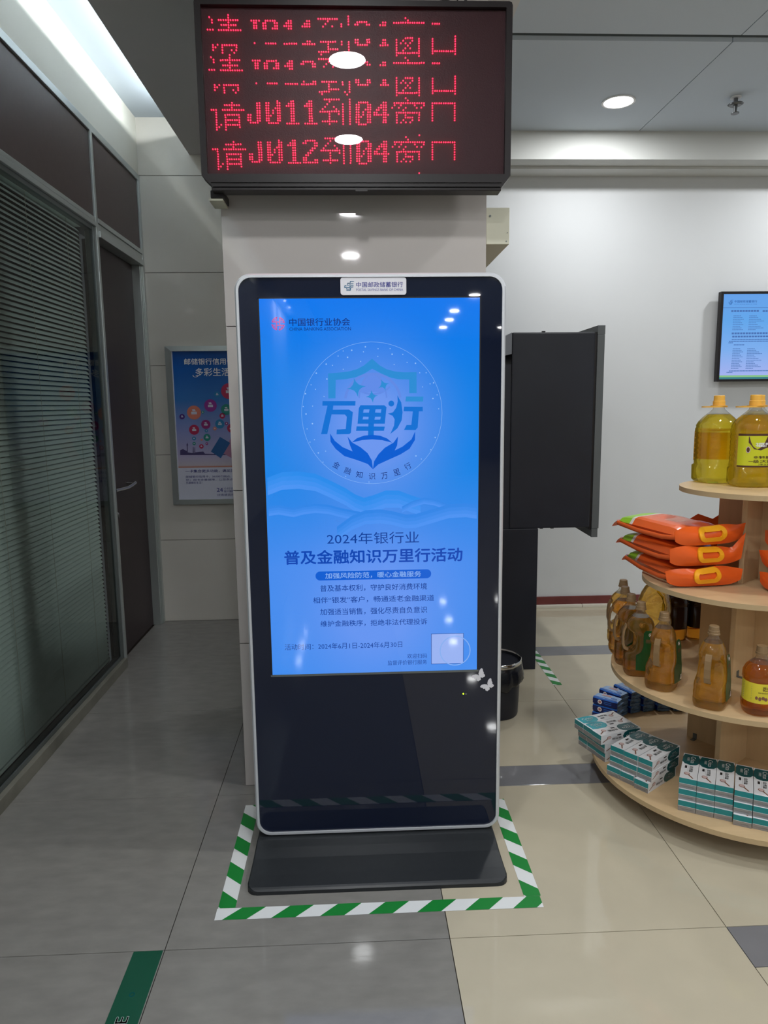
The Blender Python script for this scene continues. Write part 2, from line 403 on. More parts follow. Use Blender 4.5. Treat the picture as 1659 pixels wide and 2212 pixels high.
# ---------------------------------------------------------------- measured print and dot layouts (metres)
KT=[('中国银行业协会',(-0.1905,1.7385,-0.0055,1.7615),'navy',0.008),('CHINA BANKING ASSOCIATION',(-0.1905,1.7245,-0.0035,1.7345),'navy',0),('2024年银行业',(-0.0915,1.059,0.2025,1.097),'blue',0),('普及金融知识万里行活动',(-0.229,0.996,0.343,1.0425),'deep',0.022),('加强风险防范，暖心金融服务',(-0.1,0.9475,0.209,0.9675),'pale',0.014),('普及基本权利，守护良好消费环境',(-0.117,0.905,0.228,0.927),'blue',0.005),('相伴“银发”客户，畅通适老金融渠道',(-0.141,0.8665,0.251,0.8875),'blue',0.005),('加强适当销售，强化尽责自负意识',(-0.119,0.8265,0.228,0.849),'blue',0.005),('维护金融秩序，拒绝非法代理投诉',(-0.119,0.7875,0.228,0.8085),'blue',0.005),('活动时间：2024年6月1日-2024年6月30日',(-0.237,0.712,0.146,0.733),'blue',0),('欢迎扫码',(0.162,0.673,0.227,0.6895),'blue',0),('监督评价银行服务',(0.0975,0.652,0.227,0.668),'blue',0)]
PL=[('中国邮政储蓄银行',(0.015,1.851,0.157,1.8665)),('POSTAL SAVINGS BANK OF CHINA',(0.015,1.84,0.157,1.8475))]
plate=(-0.0325,1.8285,0.167,1.88)
plogo=(-0.021,1.841,0.009,1.869)
pill=(-0.131,0.9425,0.2415,0.972)
qr=(0.241,0.6515,0.348,0.7555)
ring=[(0.32,0.696),(0.371,0.695)]
logo=[(-0.224,1.746),(-0.202,1.746)]
EMB={'shield': [(-0.076,1.596),(-0.056,1.597),(-0.031,1.599),(-0.009,1.602),(0.013,1.608),(0.035,1.619),(0.06,1.639),(0.083,1.619),(0.104,1.607),(0.129,1.6),(0.156,1.597),(0.197,1.597),(0.197,1.533),(0.174,1.533),(0.174,1.575),(0.142,1.576),(0.118,1.581),(0.09,1.593),(0.06,1.609),(0.035,1.594),(0.007,1.583),(-0.023,1.578),(-0.053,1.576),(-0.055,1.52),(-0.077,1.52)],'s1': [(-0.02,1.548),(-0.008,1.552),(-0.001,1.56),(0.003,1.57),(0.003,1.582),(0.009,1.57),(0.017,1.562),(0.027,1.558),(0.04,1.556),(0.028,1.552),(0.02,1.546),(0.016,1.536),(0.015,1.523),(0.01,1.535),(0.003,1.543),(-0.007,1.547)],'s2': [(0.078,1.549),(0.084,1.555),(0.087,1.562),(0.088,1.569),(0.086,1.577),(0.091,1.571),(0.097,1.566),(0.104,1.564),(0.112,1.564),(0.105,1.561),(0.102,1.556),(0.1,1.549),(0.101,1.541),(0.097,1.548),(0.092,1.552),(0.085,1.552)],'s3': [(0.039,1.523),(0.047,1.526),(0.052,1.53),(0.055,1.536),(0.056,1.544),(0.059,1.537),(0.063,1.531),(0.069,1.528),(0.077,1.527),(0.07,1.525),(0.065,1.52),(0.062,1.513),(0.061,1.505),(0.058,1.513),(0.054,1.519),(0.047,1.522)],'wan1': [(-0.095,1.512),(0.007,1.511),(0.006,1.497),(-0.062,1.498),(-0.064,1.485),(-0.014,1.485),(-0.002,1.477),(-0.009,1.413),(-0.015,1.409),(-0.054,1.409),(-0.053,1.424),(-0.025,1.425),(-0.021,1.463),(-0.027,1.47),(-0.068,1.471),(-0.083,1.41),(-0.102,1.41),(-0.08,1.498),(-0.096,1.498)],'li1': [(0.017,1.489),(0.022,1.498),(0.096,1.497),(0.103,1.491),(0.097,1.44),(0.012,1.441),(0.017,1.489)],'liw': [[(0.032,1.485),(0.05,1.485),(0.048,1.475),(0.03,1.475)],[(0.069,1.485),(0.087,1.485),(0.085,1.474),(0.067,1.475)],[(0.03,1.463),(0.047,1.462),(0.046,1.454),(0.028,1.454)],[(0.067,1.462),(0.085,1.462),(0.083,1.453),(0.065,1.453)]],'li2': [(0.009,1.433),(0.097,1.431),(0.094,1.418),(0.007,1.419)],'li3': [(0.046,1.442),(0.063,1.442),(0.062,1.403),(0.044,1.403)],'li4': [(-0.007,1.383),(0.009,1.396),(0.032,1.404),(0.057,1.406),(0.082,1.403),(0.104,1.394),(0.119,1.381),(0.088,1.389),(0.057,1.392),(0.026,1.39)],'x1': [(0.137,1.527),(0.149,1.505),(0.153,1.475),(0.15,1.45),(0.136,1.425),(0.114,1.408),(0.126,1.434),(0.128,1.453),(0.122,1.464),(0.107,1.471),(0.123,1.475),(0.133,1.489),(0.138,1.508)],'head': [(0.118,1.502),(0.127,1.502)],'x2': [(0.164,1.523),(0.218,1.522),(0.217,1.507),(0.162,1.508)],'x3': [(0.158,1.492),(0.216,1.491),(0.216,1.477),(0.204,1.477),(0.2,1.427),(0.193,1.419),(0.157,1.42),(0.165,1.435),(0.18,1.435),(0.185,1.477),(0.156,1.478)],'hand1': [(-0.074,1.412),(-0.06,1.389),(-0.036,1.369),(-0.005,1.355),(-0.013,1.375),(-0.02,1.402),(-0.006,1.383),(0.02,1.368),(0.042,1.349),(0.055,1.326),(0.058,1.298),(0.042,1.315),(0.008,1.328),(-0.031,1.341),(-0.058,1.364),(-0.073,1.386)],'hand2': [(0.192,1.415),(0.191,1.388),(0.174,1.361),(0.146,1.344),(0.109,1.328),(0.075,1.313),(0.058,1.298),(0.062,1.323),(0.076,1.345),(0.096,1.365),(0.124,1.381),(0.138,1.4),(0.135,1.372),(0.127,1.356),(0.152,1.368),(0.18,1.39)],'circle': [(0.058,1.471),(0.277,1.468)],'globe': [(0.061,1.517),(0.159,1.516)],'dots': [(0.04,1.675),(0.079,1.669),(0.116,1.669),(-0.002,1.665),(0.034,1.66),(-0.028,1.663),(0.122,1.652),(0.155,1.651),(-0.044,1.648),(-0.015,1.644),(0.078,1.646),(0.025,1.631),(-0.081,1.624),(-0.062,1.62),(0.168,1.627),(0.194,1.624),(0.128,1.621),(-0.029,1.608),(-0.112,1.597),(0.207,1.595),(0.227,1.595),(-0.08,1.579),(-0.129,1.562),(0.239,1.561),(0.25,1.564),(-0.116,1.548),(0.216,1.552),(-0.147,1.535),(0.261,1.527),(-0.09,1.526),(0.248,1.516),(-0.155,1.496),(-0.126,1.497),(-0.147,1.473),(0.266,1.484),(-0.145,1.427),(-0.128,1.443),(-0.123,1.393),(-0.089,1.357),(-0.112,1.352),(-0.137,1.386),(-0.098,1.323),(0.255,1.395),(0.241,1.357),(0.211,1.328),(0.194,1.338),(0.045,1.258),(-0.028,1.277)],'arc': [('金',-0.056,1.313,-30),('融',-0.021,1.294,-20),('知',0.015,1.282,-10),('识',0.055,1.276,0),('万',0.094,1.277,9),('里',0.133,1.288,17),('行',0.168,1.306,28)]}
HILL=[('hill1',[(-0.274,1.276),(-0.228,1.293),(-0.176,1.295),(-0.124,1.287),(-0.082,1.267),(-0.03,1.24),(0.001,1.219),(0.028,1.208),(0.059,1.216),(0.097,1.23),(0.139,1.229),(0.182,1.212),(0.208,1.204),(0.272,1.196),(0.326,1.202),(0.387,1.222),(0.387,1.026),(-0.276,1.04)]),('hill2',[(0.149,1.178),(0.182,1.195),(0.219,1.205),(0.251,1.2),(0.288,1.186),(0.315,1.172),(0.192,1.15)]),('hill3',[(-0.273,1.185),(-0.242,1.189),(-0.195,1.18),(-0.163,1.188),(-0.126,1.192),(-0.084,1.188),(-0.047,1.177),(0.016,1.163),(-0.049,1.101),(-0.273,1.105)]),('hill4',[(-0.059,1.117),(-0.011,1.151),(0.032,1.168),(0.08,1.17),(0.117,1.164),(0.16,1.152),(0.192,1.153),(0.246,1.168),(0.299,1.183),(0.353,1.185),(0.388,1.179),(0.386,1.026),(-0.055,1.035)])]
but=[[(0.375,0.605),(0.379,0.61),(0.389,0.612),(0.396,0.611),(0.4,0.607),(0.398,0.615),(0.401,0.626),(0.407,0.633),(0.412,0.631),(0.413,0.623),(0.416,0.618),(0.415,0.615),(0.42,0.609),(0.419,0.604),(0.411,0.6),(0.405,0.602),(0.406,0.594),(0.398,0.588),(0.393,0.591),(0.392,0.597),(0.385,0.596),(0.383,0.6),(0.377,0.602)],[(0.404,0.57),(0.409,0.575),(0.418,0.577),(0.426,0.576),(0.43,0.572),(0.428,0.58),(0.43,0.59),(0.437,0.598),(0.441,0.596),(0.442,0.588),(0.445,0.583),(0.444,0.579),(0.45,0.573),(0.449,0.569),(0.441,0.564),(0.435,0.567),(0.436,0.559),(0.428,0.553),(0.422,0.556),(0.421,0.562),(0.415,0.561),(0.412,0.565),(0.406,0.566)]]
led=[(0.348,0.546),(0.357,0.545)]
POST={'outer': (-1.245,0.8335,-0.391,1.8955),'inner': (-1.204,0.867,-0.424,1.8615),'pic': (-1.198,1.086,-0.421,1.8615),'t': [('邮储银行信用卡',(-1.122,1.7725,-0.796,1.8145),'w',0.012),('多彩生活',(-1.0515,1.697,-0.823,1.751),'w',0.014),('一卡集合更多功能，满足您更多需求',(-1.1525,1.0505,-0.7085,1.0715),'d',0.01),('邮储银行信用卡，36000个网点，让还款多点便利从容',(-1.1515,1.015,-0.6295,1.031),'d',0),('您；用卡多重保障，让您多点放心；缤纷积分',(-1.1525,0.993,-0.658,1.009),'d',0),('乐享精彩生活！',(-1.152,0.974,-1.0435,0.9895),'d',0),('24',(-0.9465,0.9165,-0.9045,0.9445),'d',0.01),('小时信用卡',(-0.8975,0.932,-0.788,0.946),'d',0),('客户服务热线',(-0.8985,0.912,-0.7885,0.926),'d',0),('详情请咨询当地营业网点',(-0.946,0.888,-0.684,0.9035),'d',0)],'b': [(-1.074,1.457,0.047,'o'),(-0.962,1.503,0.042,'p'),(-0.857,1.475,0.036,'g'),(-0.834,1.597,0.053,'r'),(-0.999,1.377,0.031,'m'),(-0.905,1.379,0.031,'c'),(-1.079,1.342,0.034,'r'),(-0.995,1.289,0.024,'g'),(-0.828,1.349,0.03,'r'),(-1.155,1.431,0.018,'v'),(-0.914,1.576,0.02,'c'),(-1.016,1.459,0.01,'g'),(-0.886,1.433,0.019,'r'),(-0.86,1.381,0.011,'m'),(-0.998,1.334,0.011,'c'),(-1.083,1.283,0.013,'c'),(-1.084,1.249,0.011,'g'),(-1.036,1.229,0.015,'r'),(-0.999,1.247,0.009,'m'),(-1.032,1.274,0.007,'o'),(-0.94,1.348,0.012,'o'),(-0.727,1.492,0.039,'c'),(-0.665,1.404,0.033,'p')],'card': [(-0.908,1.292),(-0.841,1.25),(-0.909,1.147),(-0.974,1.193)],'card2': [(-0.831,1.291),(-0.759,1.249),(-0.834,1.146),(-0.893,1.181)],'sky': [(-1.182,1.172),(-1.18,1.205),(-1.161,1.213),(-1.14,1.201),(-1.135,1.201),(-1.134,1.232),(-1.136,1.241),(-1.13,1.256),(-1.125,1.241),(-1.128,1.232),(-1.13,1.19),(-1.097,1.184),(-1.093,1.226),(-1.089,1.226),(-1.09,1.184),(-1.086,1.184),(-1.083,1.223),(-1.079,1.223),(-1.08,1.189),(-1.058,1.192),(-1.025,1.194),(-1.015,1.179),(-0.96,1.176),(-0.43,1.175),(-0.43,1.161)]}
MON={'outer': [(2.55,2.225),(2.534,1.611)],'in': [(2.568,2.208),(2.559,1.625)],'hdr': (2.654,2.1655,2.8145,2.1825),'logo': (2.613,2.1525,2.645,2.185),'eng': (2.6515,2.1535,2.8155,2.1585),'rows': [((2.653,2.075,2.71,2.079),(2.7655,2.074,2.823,2.078)),((2.653,2.063,2.724,2.067),(2.765,2.0625,2.84,2.0665)),((2.652,2.0515,2.738,2.0555),(2.765,2.0505,2.858,2.0545)),((2.652,2.04,2.709,2.044),(2.7645,2.039,2.8755,2.043)),((2.652,2.028,2.723,2.0325),(2.764,2.0275,2.8215,2.0315)),((2.651,2.0165,2.737,2.0205),(2.764,2.016,2.839,2.02)),((2.651,2.005,2.708,2.009),(2.764,2.004,2.857,2.008)),((2.6505,1.9935,2.722,1.9975),(2.763,1.9925,2.8745,1.9965)),((2.65,1.9815,2.736,1.9855),(2.763,1.981,2.8205,1.985)),((2.6615,1.852,2.719,1.856),(2.766,1.851,2.8235,1.855)),((2.661,1.8405,2.733,1.8445),(2.7655,1.8395,2.841,1.844)),((2.661,1.8295,2.747,1.8335),(2.765,1.8285,2.859,1.8325)),((2.6605,1.818,2.718,1.822),(2.765,1.8165,2.8765,1.8215)),((2.66,1.8065,2.732,1.811),(2.7645,1.806,2.822,1.81)),((2.66,1.7955,2.746,1.7995),(2.764,1.7945,2.84,1.7985)),((2.6595,1.784,2.717,1.7885),(2.764,1.783,2.858,1.7875)),((2.659,1.7725,2.731,1.777),(2.7635,1.7715,2.8755,1.7755)),((2.659,1.7615,2.745,1.7655),(2.763,1.7605,2.821,1.7645)),((2.658,1.75,2.716,1.7545),(2.763,1.749,2.839,1.7535)),((2.658,1.7385,2.73,1.743),(2.7625,1.7375,2.8565,1.7415)),((2.6575,1.7275,2.744,1.7315),(2.762,1.7265,2.874,1.7305)),((2.657,1.716,2.715,1.7205),(2.762,1.715,2.82,1.7195))],'tit': [(2.635,2.1035,2.8415,2.1155),(2.858,2.102,3.1505,2.114),(2.6475,1.952,3.1255,1.964),(2.6525,1.931,3.1275,1.9425),(2.6505,1.913,3.111,1.9195),(2.6315,1.9005,3.2385,1.907),(2.6285,1.8915,2.6715,1.897),(2.667,1.877,2.7535,1.883),(2.644,1.6975,3.2185,1.704),(2.627,1.6885,2.677,1.694)],'line': (2.573,2.1305,3.328,2.134),'band1': (2.5615,1.6575,3.4035,1.6705),'band2': (2.5575,1.6205,3.406,1.6575)}
